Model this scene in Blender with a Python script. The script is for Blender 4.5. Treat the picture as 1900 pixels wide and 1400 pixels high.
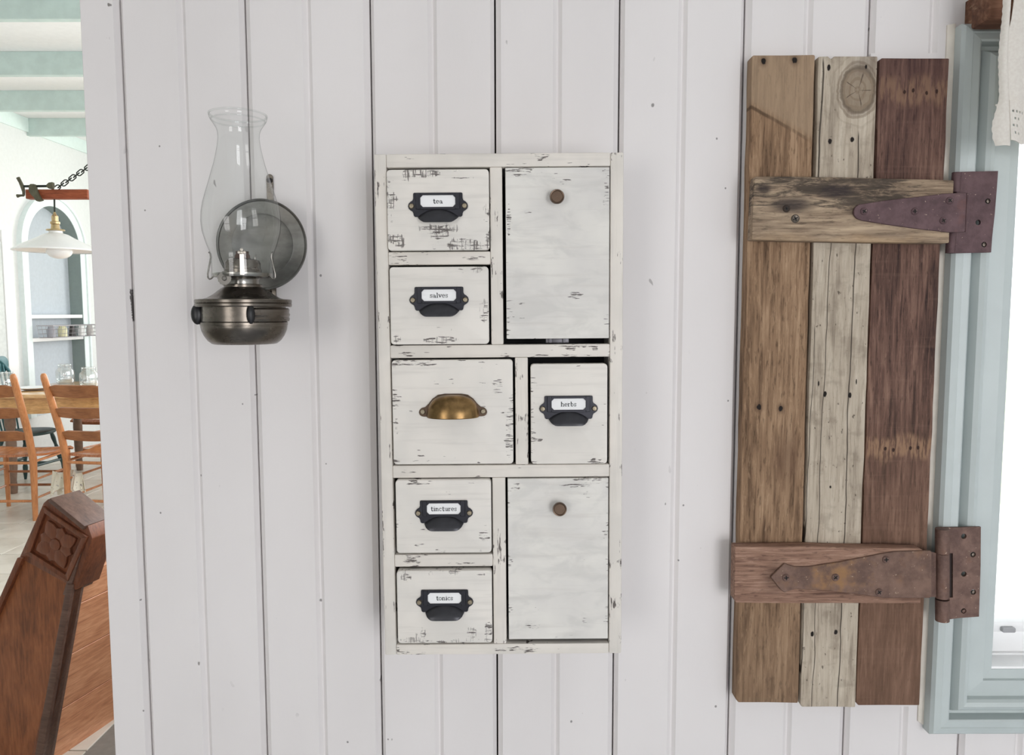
import bpy, bmesh, math, random
from mathutils import Matrix, Vector
random.seed(7)
for _o in list(bpy.data.objects):
    bpy.data.objects.remove(_o, do_unlink=True)
scene = bpy.context.scene
col = scene.collection

# ------------------------------------------------------------------ camera
F_PX, IW, IH = 1420.0, 1900.0, 1400.0
CAM = Vector((0.0, -1.0, 1.42))
PITCH, ROLL = math.radians(4.85), math.radians(-0.10)
cam_data = bpy.data.cameras.new('camera')
cam_data.sensor_fit = 'HORIZONTAL'
cam_data.sensor_width = 36.0
cam_data.lens = F_PX / IW * 36.0
cam_data.clip_start = 0.02
cam_data.clip_end = 300
cam = bpy.data.objects.new('camera', cam_data)
col.objects.link(cam)
CAM_ROT = Matrix.Rotation(math.pi / 2 - PITCH, 3, 'X') @ Matrix.Rotation(ROLL, 3, 'Z')
cam.matrix_world = Matrix.Translation(CAM) @ CAM_ROT.to_4x4()
scene.camera = cam

# ------------------------------------------------------------------ world, exposure
world = bpy.data.worlds.new('world')
scene.world = world
world.use_nodes = True
wbg = world.node_tree.nodes['Background']
wbg.inputs['Color'].default_value = (0.96, 0.98, 1.0, 1)
wbg.inputs['Strength'].default_value = 2.4
vs = scene.view_settings
vs.view_transform = 'Standard'
vs.look = 'None'
vs.exposure = 0.0
vs.gamma = 1.0
vs.use_curve_mapping = False

# ------------------------------------------------------------------ daylight standing in the window openings
def window_light(name, loc, target, sx, sz, power, color=(1, 1, 1)):
    d = bpy.data.lights.new(name, 'AREA')
    d.shape = 'RECTANGLE'
    d.size, d.size_y = sx, sz
    d.energy = power
    d.color = color
    o = bpy.data.objects.new(name, d)
    col.objects.link(o)
    o.location = loc
    o.rotation_euler = (Vector(target) - Vector(loc)).to_track_quat('-Z', 'Y').to_euler()
    return o
window_light('daylight_window_left', (-1.75, -3.42, 1.2), (-1.75, 0, 0.45), 1.1, 1.5, 17, (1.0, 0.95, 0.91))
window_light('daylight_window_right', (1.25, -3.42, 1.1), (1.25, 0, 0.2), 1.1, 1.5, 36, (0.975, 0.968, 0.99))
window_light('added_daylight_side', (-0.62, 3.5, 1.75), (-4, 3.5, 1.75), 4.8, 1.6, 45, (0.99, 1.0, 0.99))  # added light in an unseen side opening, made wide to brighten the pew
window_light('daylight_dining_far', (-1.9, 8.05, 1.7), (-1.9, 0, 1.7), 1.9, 1.7, 58, (0.99, 1.0, 0.99))

# ------------------------------------------------------------------ helpers: photograph pixel -> point on a real plane
def ray(px, py):
    d = CAM_ROT @ Vector(((px - IW / 2) / F_PX, -(py - IH / 2) / F_PX, -1.0))
    return d
def P(px, py, Y):
    d = ray(px, py)
    return CAM + d * ((Y - CAM.y) / d.y)
def PP(px, py, o, n):
    d = ray(px, py)
    return CAM + d * ((Vector(o) - CAM).dot(n) / d.dot(n))

# ------------------------------------------------------------------ helpers: meshes
WM = {}
I4 = Matrix.Identity(4)
def _place(o, parent, M):
    col.objects.link(o)
    WM[o.name] = M
    if parent is not None:
        o.parent = parent
        o.matrix_basis = WM[parent.name].inverted() @ M
    else:
        o.matrix_basis = M
def tag(o, label=None, cat=None, group=None, kind=None):
    if label: o['label'] = label
    if cat: o['category'] = cat
    if group: o['group'] = group
    if kind: o['kind'] = kind
    return o
def thing(name, loc, label, cat, group=None, M=None):
    o = bpy.data.objects.new(name, None)
    o.empty_display_size = 0.05
    _place(o, None, M if M is not None else Matrix.Translation(Vector(loc)))
    return tag(o, label, cat, group)
def copy_tree(o, parent, M):
    c = o.copy()
    col.objects.link(c)
    WM[c.name] = M
    if parent is not None: c.parent = parent
    c.matrix_basis = (WM[parent.name].inverted() @ M) if parent is not None else M
    for ch in list(o.children):
        rel = WM[o.name].inverted() @ WM[ch.name]
        copy_tree(ch, c, M @ rel)
    return c

class B:
    """collects shapes into one mesh"""
    def __init__(s):
        s.bm = bmesh.new()
    def _new(s, before):
        return [v for v in s.bm.verts if v not in before]
    def poly(s, verts, faces):
        vs_ = [s.bm.verts.new(v) for v in verts]
        out = []
        for f in faces:
            try: out.append(s.bm.faces.new([vs_[i] for i in f]))
            except ValueError: pass
        return vs_, out
    def _bevel(s, faces, bev, seg=2, ang=0.5):
        if bev <= 0: return
        es = set()
        for f in faces:
            for e in f.edges: es.add(e)
        s.bm.normal_update()
        es = [e for e in es if len(e.link_faces) == 2 and e.calc_face_angle(0) > ang]
        bmesh.ops.bevel(s.bm, geom=es, offset=bev, segments=seg, profile=0.5, affect='EDGES', clamp_overlap=True)
    def box(s, x0, x1, y0, y1, z0, z1, bev=0.0, seg=2):
        x0, x1 = min(x0, x1), max(x0, x1); y0, y1 = min(y0, y1), max(y0, y1); z0, z1 = min(z0, z1), max(z0, z1)
        v = [(x0,y0,z0),(x1,y0,z0),(x1,y1,z0),(x0,y1,z0),(x0,y0,z1),(x1,y0,z1),(x1,y1,z1),(x0,y1,z1)]
        f = [(0,3,2,1),(4,5,6,7),(0,1,5,4),(1,2,6,5),(2,3,7,6),(3,0,4,7)]
        _, fs = s.poly(v, f)
        s._bevel(fs, bev, seg)
        return s
    def prism(s, pts, y0, y1, bev=0.0, seg=2, ang=0.5):
        """polygon in x,z pushed along y"""
        n = len(pts)
        a = sum(pts[i][0]*pts[(i+1)%n][1]-pts[(i+1)%n][0]*pts[i][1] for i in range(n))
        if a < 0: pts = pts[::-1]
        y0, y1 = min(y0, y1), max(y0, y1)
        v = [(x, y0, z) for x, z in pts] + [(x, y1, z) for x, z in pts]
        f = [tuple(range(n)), tuple(range(2*n-1, n-1, -1))]
        f += [(i, i+n, (i+1) % n + n, (i+1) % n) for i in range(n)]
        _, fs = s.poly(v, f)
        s._bevel(fs, bev, seg, ang)
        return s
    def lathe(s, prof, n=40, c=(0, 0, 0), a0=0.0, a1=2*math.pi, closed=False, axis='Z'):
        full = abs(a1 - a0 - 2*math.pi) < 1e-6
        m = n if full else n + 1
        rings = []
        for (r, h) in prof:
            ring = []
            if r < 1e-7 and full:
                ring = [s._ax(c, 0, 0, h, axis)] * m
                vv = s.bm.verts.new(ring[0]); rings.append([vv]*m); continue
            for i in range(m):
                a = a0 + (a1 - a0) * i / n
                ring.append(s.bm.verts.new(s._ax(c, r*math.cos(a), r*math.sin(a), h, axis)))
            rings.append(ring)
        k = len(rings)
        for j in range(k if closed else k-1):
            A, Bq = rings[j], rings[(j+1) % k]
            for i in range(m if full else m-1):
                q = [A[i], A[(i+1) % m], Bq[(i+1) % m], Bq[i]]
                u = []
                for vv in q:
                    if vv not in u: u.append(vv)
                if len(u) >= 3:
                    try: s.bm.faces.new(u)
                    except ValueError: pass
        if closed and not full:
            for ring_i in (0, m-1):
                try: s.bm.faces.new([rings[j][ring_i] for j in range(k)])
                except ValueError: pass
        return s
    def _ax(s, c, x, y, h, axis):
        if axis == 'Z': return (c[0]+x, c[1]+y, c[2]+h)
        if axis == 'Y': return (c[0]+x, c[1]+h, c[2]+y)
        return (c[0]+h, c[1]+x, c[2]+y)
    def tube(s, pts, r, n=10, caps=True, closed=False):
        pts = [Vector(p) for p in pts]
        m = len(pts)
        rr = r if isinstance(r, (list, tuple)) else [r]*m
        T0 = (pts[1]-pts[0]).normalized()
        up = Vector((0, 0, 1)) if abs(T0.z) < 0.9 else Vector((0, 1, 0))
        N = (up - T0*up.dot(T0)).normalized()
        rings = []
        for i, p in enumerate(pts):
            if closed: T = (pts[(i+1) % m]-pts[i-1]).normalized()
            else: T = (pts[min(i+1, m-1)]-pts[max(i-1, 0)]).normalized()
            N = (N - T*N.dot(T)).normalized()
            Bn = T.cross(N)
            rings.append([s.bm.verts.new(p + (N*math.cos(2*math.pi*k/n)+Bn*math.sin(2*math.pi*k/n))*rr[i]) for k in range(n)])
        for j in range(m if closed else m-1):
            A, Q = rings[j], rings[(j+1) % m]
            for k in range(n):
                s.bm.faces.new([A[k], A[(k+1) % n], Q[(k+1) % n], Q[k]])
        if caps and not closed:
            s.bm.faces.new(rings[0][::-1]); s.bm.faces.new(rings[-1])
        return s
    def grid(s, fn, nu, nv, closed_u=False):
        vv = [[s.bm.verts.new(fn(i/nu, j/nv)) for j in range(nv+1)] for i in range(nu+(0 if closed_u else 1))]
        k = len(vv)
        for i in range(nu):
            for j in range(nv):
                try: s.bm.faces.new([vv[i][j], vv[(i+1) % k][j], vv[(i+1) % k][j+1], vv[i][j+1]])
                except ValueError: pass
        return s
    def shell(s, t):
        """thicken every open face sheet"""
        g = list(s.bm.faces)
        s.bm.normal_update()
        bmesh.ops.solidify(s.bm, geom=g, thickness=t)
        return s
    def ball(s, c, rx, ry, rz, n=16, m=10):
        return s.lathe_xyz(c, rx, ry, rz, n, m)
    def lathe_xyz(s, c, rx, ry, rz, n, m):
        before = set(s.bm.verts)
        s.lathe([(math.sin(math.pi*j/m), -math.cos(math.pi*j/m)) for j in range(m+1)], n)
        for v in s._new(before):
            v.co = Vector((c[0]+v.co.x*rx, c[1]+v.co.y*ry, c[2]+v.co.z*rz))
        return s
    def move(s, M):
        bmesh.ops.transform(s.bm, matrix=M, verts=s.bm.verts[:])
        return s
    def obj(s, name, m, parent=None, frame=None, smooth=0.6, recenter=True, kind=None):
        frame = frame if frame is not None else I4
        bm = s.bm
        bmesh.ops.recalc_face_normals(bm, faces=bm.faces[:])
        lo = Vector((1e9,)*3); hi = Vector((-1e9,)*3)
        for v in bm.verts:
            for k in range(3):
                lo[k] = min(lo[k], v.co[k]); hi[k] = max(hi[k], v.co[k])
        c = (lo+hi)/2 if recenter else Vector((0, 0, 0))
        bmesh.ops.translate(bm, verts=bm.verts[:], vec=-c)
        if smooth:
            bm.normal_update()
            for f in bm.faces: f.smooth = True
            for e in bm.edges:
                e.smooth = not (len(e.link_faces) == 2 and e.calc_face_angle(0) > smooth)
        me = bpy.data.meshes.new(name)
        bm.to_mesh(me); bm.free()
        me.materials.append(m)
        o = bpy.data.objects.new(name, me)
        _place(o, parent, frame @ Matrix.Translation(c))
        if kind: o['kind'] = kind
        s.half = (hi-lo)/2
        return o

def rrect(x0, x1, z0, z1, r, n=4):
    out = []
    for cx, cz, a in ((x1-r, z1-r, 0), (x0+r, z1-r, 90), (x0+r, z0+r, 180), (x1-r, z0+r, 270)):
        for i in range(n+1):
            t = math.radians(a + 90*i/n)
            out.append((cx+r*math.cos(t), cz+r*math.sin(t)))
    return out
def circ(cx, cz, r, n=20):
    return [(cx+r*math.cos(2*math.pi*i/n), cz+r*math.sin(2*math.pi*i/n)) for i in range(n)]

# ------------------------------------------------------------------ helpers: materials
def lin(c):
    c /= 255.0
    return c/12.92 if c <= 0.04045 else ((c+0.055)/1.055)**2.4
def C(r, g, b, k=1.25):
    return (min(lin(r)*k, .92), min(lin(g)*k, .92), min(lin(b)*k, .92), 1.0)

class G:
    def __init__(s, name):
        s.m = bpy.data.materials.new(name)
        s.m.use_nodes = True
        s.t = s.m.node_tree
        s.bsdf = s.t.nodes['Principled BSDF']
        s.out = s.t.nodes['Material Output']
        s._xyz = None
    def n(s, typ, **kw):
        nd = s.t.nodes.new(typ)
        for k, v in kw.items(): setattr(nd, k, v)
        return nd
    def L(s, a, sock):
        if a is None: return
        if hasattr(a, 'is_output'): s.t.links.new(a, sock)
        else: sock.default_value = a
    def math(s, op, a, b=None, c=None, clamp=False):
        nd = s.n('ShaderNodeMath', operation=op, use_clamp=clamp)
        s.L(a, nd.inputs[0]); s.L(b, nd.inputs[1]); s.L(c, nd.inputs[2])
        return nd.outputs[0]
    def mix(s, f, a, b, blend='MIX'):
        nd = s.n('ShaderNodeMixRGB', blend_type=blend)
        s.L(f, nd.inputs[0]); s.L(a, nd.inputs[1]); s.L(b, nd.inputs[2])
        return nd.outputs[0]
    def coord(s, which='Object'):
        return s.n('ShaderNodeTexCoord').outputs[which]
    def xyz(s):
        if s._xyz is None:
            nd = s.n('ShaderNodeSeparateXYZ'); s.t.links.new(s.coord(), nd.inputs[0])
            s._xyz = nd.outputs
        return s._xyz
    def map(s, scale=(1, 1, 1), loc=(0, 0, 0), rot=(0, 0, 0), vec=None):
        nd = s.n('ShaderNodeMapping')
        s.L(vec if vec is not None else s.coord(), nd.inputs['Vector'])
        nd.inputs['Scale'].default_value = scale
        nd.inputs['Location'].default_value = loc
        nd.inputs['Rotation'].default_value = rot
        return nd.outputs[0]
    def noise(s, vec, scale=1.0, detail=4, rough=0.55, dist=0.0):
        nd = s.n('ShaderNodeTexNoise')
        s.L(vec, nd.inputs['Vector'])
        nd.inputs['Scale'].default_value = scale
        nd.inputs['Detail'].default_value = detail
        nd.inputs['Roughness'].default_value = rough
        nd.inputs['Distortion'].default_value = dist
        return nd.outputs['Fac']
    def ramp(s, f, stops):
        nd = s.n('ShaderNodeValToRGB')
        s.L(f, nd.inputs[0])
        el = nd.color_ramp.elements
        while len(el) > 1: el.remove(el[0])
        el[0].position, el[0].color = stops[0][0], stops[0][1]
        for p, c in stops[1:]:
            e = el.new(p); e.color = c
        return nd.outputs[0]
    def step(s, v, lo, hi, smooth=True):
        """0 below lo, 1 above hi (lo > hi gives the reverse)"""
        nd = s.n('ShaderNodeMapRange', interpolation_type='SMOOTHSTEP' if smooth else 'LINEAR')
        s.L(v, nd.inputs[0])
        if lo <= hi:
            nd.inputs[1].default_value, nd.inputs[2].default_value = lo, hi
            nd.inputs[3].default_value, nd.inputs[4].default_value = 0, 1
        else:
            nd.inputs[1].default_value, nd.inputs[2].default_value = hi, lo
            nd.inputs[3].default_value, nd.inputs[4].default_value = 1, 0
        return nd.outputs[0]
    def spot(s, ax, a0, ra, bx, b0, rb):
        u = s.math('DIVIDE', s.math('SUBTRACT', ax, a0), ra)
        v = s.math('DIVIDE', s.math('SUBTRACT', bx, b0), rb)
        return s.math('SQRT', s.math('ADD', s.math('MULTIPLY', u, u), s.math('MULTIPLY', v, v)))
    def mul(s, *a):
        r = a[0]
        for b in a[1:]: r = s.math('MULTIPLY', r, b)
        return r
    def maxi(s, *a):
        r = a[0]
        for b in a[1:]: r = s.math('MAXIMUM', r, b)
        return r
    def bump(s, h, strength=0.3, dist=0.002):
        nd = s.n('ShaderNodeBump')
        s.L(h, nd.inputs['Height'])
        nd.inputs['Strength'].default_value = strength
        nd.inputs['Distance'].default_value = dist
        s.t.links.new(nd.outputs[0], s.bsdf.inputs['Normal'])
    def fin(s, color, rough=0.5, metal=0.0, spec=None, **kw):
        s.L(color, s.bsdf.inputs['Base Color'])
        s.L(rough, s.bsdf.inputs['Roughness'])
        s.L(metal, s.bsdf.inputs['Metallic'])
        if spec is not None: s.bsdf.inputs['Specular IOR Level'].default_value = spec
        for k, v in kw.items(): s.L(v, s.bsdf.inputs[k])
        return s.m

def plain(name, rgb, rough=0.5, metal=0.0, var=0.06, scale=30, bump=0.0, k=1.25, spec=None):
    g = G(name)
    c = C(*rgb, k)
    nz = g.noise(g.map(), scale, 4)
    d = tuple(x*(1-2*var) for x in c[:3])+(1,)
    colr = g.mix(g.step(nz, 0.3, 0.7), d, c)
    if bump: g.bump(nz, bump, 0.002)
    return g.fin(colr, rough, metal, spec)

def thin_glass(name, tint=(0.97, 0.985, 0.98, 1), ior=1.5, edge=None):
    g = G(name)
    g.t.nodes.remove(g.bsdf)
    tr = g.n('ShaderNodeBsdfTransparent')
    if edge is None:
        tr.inputs[0].default_value = tint
    else:
        lw = g.n('ShaderNodeLayerWeight'); lw.inputs[0].default_value = 0.5
        g.L(g.mix(g.step(lw.outputs['Facing'], 0.72, 1.0), tint, edge), tr.inputs[0])
    gl = g.n('ShaderNodeBsdfGlossy'); gl.inputs['Roughness'].default_value = 0.015
    # Schlick reflectance of a thin sheet, the same from both sides
    fc = g.n('ShaderNodeLayerWeight'); fc.inputs[0].default_value = 0.5
    r0 = ((ior-1)/(ior+1))**2*1.6
    fr = g.math('ADD', r0, g.math('MULTIPLY', g.math('POWER', fc.outputs['Facing'], 4.6), 0.6-r0))
    mx = g.n('ShaderNodeMixShader')
    g.t.links.new(fr, mx.inputs[0]); g.t.links.new(tr.outputs[0], mx.inputs[1]); g.t.links.new(gl.outputs[0], mx.inputs[2])
    g.t.links.new(mx.outputs[0], g.out.inputs[0])
    return g.m

def wood(name, dark, mid, light, axis='Z', fine=1.0, rough=0.75, extra=None, bump=0.5, seed=0.0, contrast=(0.3, 0.5, 0.72), spec=0.25, flecks=0.0):
    g = G(name)
    L_, S_ = 16.0, 260.0*fine
    sc = {'Z': (S_, S_, L_), 'X': (L_, S_, S_), 'Y': (S_, L_, S_)}[axis]
    sc2 = tuple(v*0.16 if v > 50 else v*0.4 for v in sc)
    n1 = g.noise(g.map(sc, (seed, seed*1.7, seed*.6)), 1.0, 5, 0.6, 0.4)
    n2 = g.noise(g.map(sc2, (seed*2.1, seed, 3)), 1.0, 4, 0.6, 0.8)
    f = g.math('ADD', g.math('MULTIPLY', n1, 0.55), g.math('MULTIPLY', n2, 0.45))
    c = g.ramp(f, [(contrast[0], C(*dark)), (contrast[1], C(*mid)), (contrast[2], C(*light))])
    if flecks:
        scf = {'Z': (340, 340, 62), 'X': (62, 340, 340), 'Y': (340, 62, 340)}[axis]
        n3 = g.noise(g.map(scf, (seed*3, 1, 2)), 1.0, 3, .6)
        c = g.mix(g.math('MULTIPLY', g.step(n3, .56, .70), flecks), c, tuple(x*.42 for x in C(*dark)[:3])+(1,))
        c = g.mix(g.math('MULTIPLY', g.step(n3, .42, .30), flecks*.5), c, tuple(min(1, x*1.25) for x in C(*light)[:3])+(1,))
    if extra: c = extra(g, c)
    if bump: g.bump(n1, bump, 0.0015)
    return g.fin(c, rough, 0.0, spec)

# ================================================================== THE SETTING
def mat_wallpaint():
    g = G('white_wall_paint')
    pos = g.n('ShaderNodeNewGeometry').outputs['Position']
    big = g.noise(g.map((3, 3, 1.2), vec=pos), 1.0, 3)
    c = g.mix(g.step(big, 0.35, 0.7), C(205, 201, 200), C(212, 208, 207))
    # scuffs and specks in the old paint
    sp = g.noise(g.map((70, 70, 45), vec=pos), 1.0, 2, 0.4)
    gate = g.noise(g.map((5, 5, 4), (2, 0, 7), vec=pos), 1.0, 2)
    speck = g.mul(g.step(sp, 0.735, 0.76), g.step(gate, 0.5, 0.62))
    c = g.mix(speck, c, C(120, 115, 112))
    sx = g.n('ShaderNodeSeparateXYZ'); g.t.links.new(pos, sx.inputs[0])
    # old nail heads, chips and one split in the paint
    wob = g.math('MULTIPLY', g.noise(g.map((400, 400, 400), vec=pos), 1.0, 2), .6)
    for px, py, r in ((296, 271, 1.3), (269, 390, 1.2), (298, 951, 1.3), (260, 1113, 1.2), (372, 882, 1.4), (450, 749, 1.2), (471, 733, 1.0), (1351, 743, 1.3), (1268, 937, 1.4), (1259, 1039, 1.3), (1330, 257, 1.4), (1346, 349, 1.3), (1211, 195, 2.4), (645, 1376, 1.6), (605, 860, 1.0), (594, 1115, 2.0), (266, 1318, 1.3), (720, 1371, 1.2), (1060, 1338, 1.8), (1328, 1310, 1.8), (595, 511, 1.8)):
        q = P(px, py, 0)
        dd = g.math('ADD', g.spot(sx.outputs[0], q.x, r*.001, sx.outputs[2], q.z, r*.0012), wob)
        c = g.mix(g.math('MULTIPLY', g.step(dd, 1.4, .8), .75), c, C(84, 80, 78))
    qa, qb = P(238.5, 534, 0), P(243, 598, 0)
    sl = (qb.x-qa.x)/(qb.z-qa.z)
    dx = g.math('SUBTRACT', sx.outputs[0], g.math('ADD', qa.x, g.math('MULTIPLY', g.math('SUBTRACT', sx.outputs[2], qa.z), sl)))
    dx = g.math('ADD', dx, g.math('MULTIPLY', g.math('SUBTRACT', wob, .3), .004))
    c = g.mix(g.mul(g.step(g.math('ABSOLUTE', dx), .0011, .0006), g.step(sx.outputs[2], qb.z, qb.z+.003), g.step(sx.outputs[2], qa.z, qa.z-.003), .9), c, C(58, 54, 52))
    fine = g.noise(g.map((60, 60, 25), vec=pos), 1.0, 4)
    g.bump(fine, 0.12, 0.002)
    return g.fin(c, 0.5, 0.0, 0.3)
M_WALL = mat_wallpaint()
M_SEAM = plain('dark_seam_wood', (44, 38, 34), 0.9)
M_CEIL = plain('white_ceiling_paint', (228, 230, 229), 0.7, var=0.02)
M_DWALL = plain('white_plaster', (209, 211, 210), 0.7, var=0.02)
M_AQUA = plain('aqua_beam_paint', (184, 200, 196), 0.55, var=0.05, scale=12)
M_GROUT = plain('grey_grout', (128, 124, 118), 0.9)
def mat_tile():
    g = G('ceramic_floor_tile')
    n = g.noise(g.map((4, 4, 4)), 1.0, 5, 0.6)
    c = g.ramp(n, [(0.3, C(178, 172, 160)), (0.6, C(204, 199, 189))])
    return g.fin(c, 0.28, 0.0, 0.5)
M_TILE = mat_tile()

CEIL_Z = 3.22
j0 = P(918, 0, 0).x
BW = (P(1384, 0, 0).x - P(217, 0, 0).x) / 5.0
X_EDGE = P(147, 0, 0).x
X_RIGHT = 2.3
# window opening (outer edge of the casing)
wo = P(1789, 45, -0.02); wb = P(1731, 1362, -0.02)
WX0 = (wo.x + wb.x) / 2 - 0.002
WZ1, WZ0 = P(1800, 42, -0.02).z, P(1740, 1364, -0.02).z
WX1 = WX0 + 0.74
OX0, OX1, OZ0, OZ1 = WX0 + 0.03, WX1 - 0.03, WZ0 + 0.03, WZ1 - 0.03

wb_ = B()
wb_.box(X_EDGE, OX0, 0.019, 0.11, 0, CEIL_Z).box(OX1, X_RIGHT, 0.019, 0.11, 0, CEIL_Z)
wb_.box(OX0, OX1, 0.019, 0.11, 0, OZ0).box(OX0, OX1, 0.019, 0.11, OZ1, CEIL_Z)
wall_back = tag(wb_.obj('wall_back', M_SEAM), 'white painted wall of vertical grooved boards behind the cabinet', kind='structure')
tag(B().box(X_EDGE - 0.0005, X_EDGE + 0.02, 0.019, 0.112, 0, CEIL_Z).obj('wall_end_board', M_WALL, wall_back))

def board(xa, xb, z0, z1, left_joint=True, k=0):
    g = 0.0011
    xm = None
    full = xb - xa > BW * 0.75
    rnd = random.Random(k)
    w1, d1 = 0.0065 + rnd.uniform(-.001, .0015), 0.0062
    pr = [(xa + (g if left_joint else 0), 0.0185)]
    if left_joint: pr += [(xa + g, d1), (xa + w1, 0)]
    else: pr += [(xa, 0.001), (xa + 0.001, 0)]
    if full:
        xm = xb - BW * 0.5
        pr += [(xm - 0.0058, 0), (xm - 0.001, 0.0042), (xm + 0.001, 0.0042), (xm + 0.0058, 0)]
    pr += [(xb - w1, 0), (xb - g, d1), (xb - g, 0.0185)]
    b = B()
    n = len(pr)
    v = [(x, y, z0) for x, y in pr] + [(x, y, z1) for x, y in pr]
    f = [tuple(range(n)), tuple(range(2*n-1, n-1, -1))] + [(i, (i+1) % n, (i+1) % n+n, i+n) for i in range(n)]
    b.poly(v, f)
    return b.obj('board', M_WALL, wall_back, smooth=0)
k0 = math.floor((X_EDGE - j0) / BW)
k1 = math.ceil((X_RIGHT - j0) / BW)
for k in range(k0, k1):
    xa, xb = j0 + k*BW, j0 + (k+1)*BW
    lj = True
    if xa < X_EDGE: xa, lj = X_EDGE, False
    xb = min(xb, X_RIGHT)
    if xb <= OX0 or xa >= OX1:
        board(xa, xb, 0.0, CEIL_Z, lj, k)
    else:
        board(xa, xb, 0.0, OZ0, lj, k)
        board(xa, xb, OZ1, CEIL_Z, lj, k)
        if xa < OX0: # strip of the board left beside the casing
            B().box(xa + .0011, OX0, 0, 0.0185, OZ0, OZ1).obj('board', M_WALL, wall_back)
        if xb > OX1:
            B().box(OX1, xb - .0011, 0, 0.0185, OZ0, OZ1).obj('board', M_WALL, wall_back)

# floor: a grouted slab with separate tiles where the photograph looks
DANG = math.radians(-1.0)                      # the dining side is built at a slight angle
DR = Matrix.Rotation(DANG, 4, 'Z')
floor = tag(B().box(-7.5, 2.4, -3.7, 0.11, -0.1, -0.004).box(-7.5, -0.46, 0.11, 8.3, -0.1, -0.004).obj('floor', M_GROUT), 'pale grey ceramic tile floor of the dining room', kind='structure')
TS = 0.335
tile0 = None
DF = Matrix.Translation(Vector((-3.35, 4.1, 0))) @ DR
for i in range(-7, 6):
    for j in range(-11, 10):
        p = DF @ Vector(((i+.5)*TS, (j+.5)*TS, 0))
        if p.x > -0.6 or p.x < -5.2: continue
        M = Matrix.Translation(p) @ DR
        if tile0 is None:
            h = TS/2 - 0.003
            b = B().box(-h, h, -h, h, -0.006, 0.0, 0.0015, 1)
            tile0 = b.obj('tile', M_TILE, floor, frame=M, recenter=False)
        else:
            c = tile0.copy(); col.objects.link(c); WM[c.name] = M
            c.matrix_basis = WM[floor.name].inverted() @ M
tag(B().box(-0.9, 2.4, -3.7, 0.0, -0.004, 0.0).obj('floor_near', plain('pale_vinyl_floor', (170, 175, 182), 0.35)), 'pale floor of the near room', kind='structure')

# ceiling with painted beams
ceiling = tag(B().box(-7.5, 2.4, -3.7, 0.11, CEIL_Z, CEIL_Z + 0.1).box(-7.5, -0.46, 0.11, 8.3, CEIL_Z, CEIL_Z + 0.1).obj('ceiling', M_CEIL), 'white ceiling between aqua painted beams', kind='structure')
H_C = CEIL_Z - CAM.z
d = ray(48, 219); LW_X = (CAM + d*(H_C/d.z)).x - .05
beamY = []
for (yt, ybm) in ((-46, 35), (95, 137), (167.5, 204), (219, 249)):
    # distance of the beam's near face from the height of its lower edge above the eye
    d = ray(80, yt); t = H_C / d.z
    beamY.append((CAM + d*t).y)
sp = (beamY[3] - beamY[1]) / 2
d = ray(80, 35); yb1 = (CAM + d*((H_C-.158)/d.z)).y
beamY = [yb1 - sp*i for i in range(4, 0, -1)] + [yb1] + beamY[1:]
for i, y in enumerate(beamY):
    b = B().box(LW_X if y > 0 else -5.8, 2.28 if y < -.2 else -.6, y, y + 0.05, CEIL_Z - 0.158, CEIL_Z + 0.0, 0.003, 1)
    b.obj('beam', M_AQUA, ceiling)

# left wall of the dining room, seen through the opening
LW_D = Vector((math.sin(-DANG), math.cos(-DANG), 0))      # along the wall, going away
LW_N = Vector((LW_D.y, -LW_D.x, 0))                        # out of the wall, into the room
d = ray(48, 219)
LW_O = CAM + d * (H_C / d.z)
LW_O.z = 0
LWF = Matrix((( LW_D.x, -LW_N.x, 0, LW_O.x), (LW_D.y, -LW_N.y, 0, LW_O.y), (0, 0, 1, 0), (0, 0, 0, 1)))
def LWp(px, py, off=0.0):
    q = PP(px, py, LW_O + LW_N*off, LW_N)
    q = LWF.inverted() @ q
    return q.x, q.z
# arched recess measured on the wall plane
aL, zs = LWp(45, 470); aR, _ = LWp(143.5, 470)
_, zap = LWp(83.5, 380)
ac, ar = (aL + aR)/2, (aR - aL)/2
zspr = zap - ar * 1.0
ZB = 0.45
def arch_pts(r, z0, n=28, extra=0.0):
    pts = [(ac + r, z0)]
    for i in range(n+1):
        t = math.pi*i/n
        pts.append((ac + r*math.cos(t), zspr + r*math.sin(t)))
    pts.append((ac - r, z0))
    return pts
b = B()
b.box(-6.2, ac-ar, 0, 0.2, 0, CEIL_Z).box(ac+ar, 2.6, 0, 0.2, 0, CEIL_Z).box(ac-ar, ac+ar, 0, 0.2, 0, ZB)
n = 28
for i in range(n):
    t0, t1 = math.pi*i/n, math.pi*(i+1)/n
    x0, z0, x1, z1 = ac+ar*math.cos(t0), zspr+ar*math.sin(t0), ac+ar*math.cos(t1), zspr+ar*math.sin(t1)
    b.prism([(x0, z0), (x0, CEIL_Z), (x1, CEIL_Z), (x1, z1)], 0, 0.2)
wall_left = tag(b.obj('wall_left', M_DWALL, frame=LWF, smooth=0), 'white plaster wall of the dining room with an arched recess', kind='structure')

zfr = (LWF.inverted() @ PP(80, 256, LW_O, LW_N)).z
tag(B().box(-6, 2.6, -.02, 0, zfr, CEIL_Z, .002).obj('trim_2', plain('pale_aqua_frieze', (206, 220, 216), .5, var=.02), frame=LWF), 'pale aqua frieze board under the ceiling', kind='structure')

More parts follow.
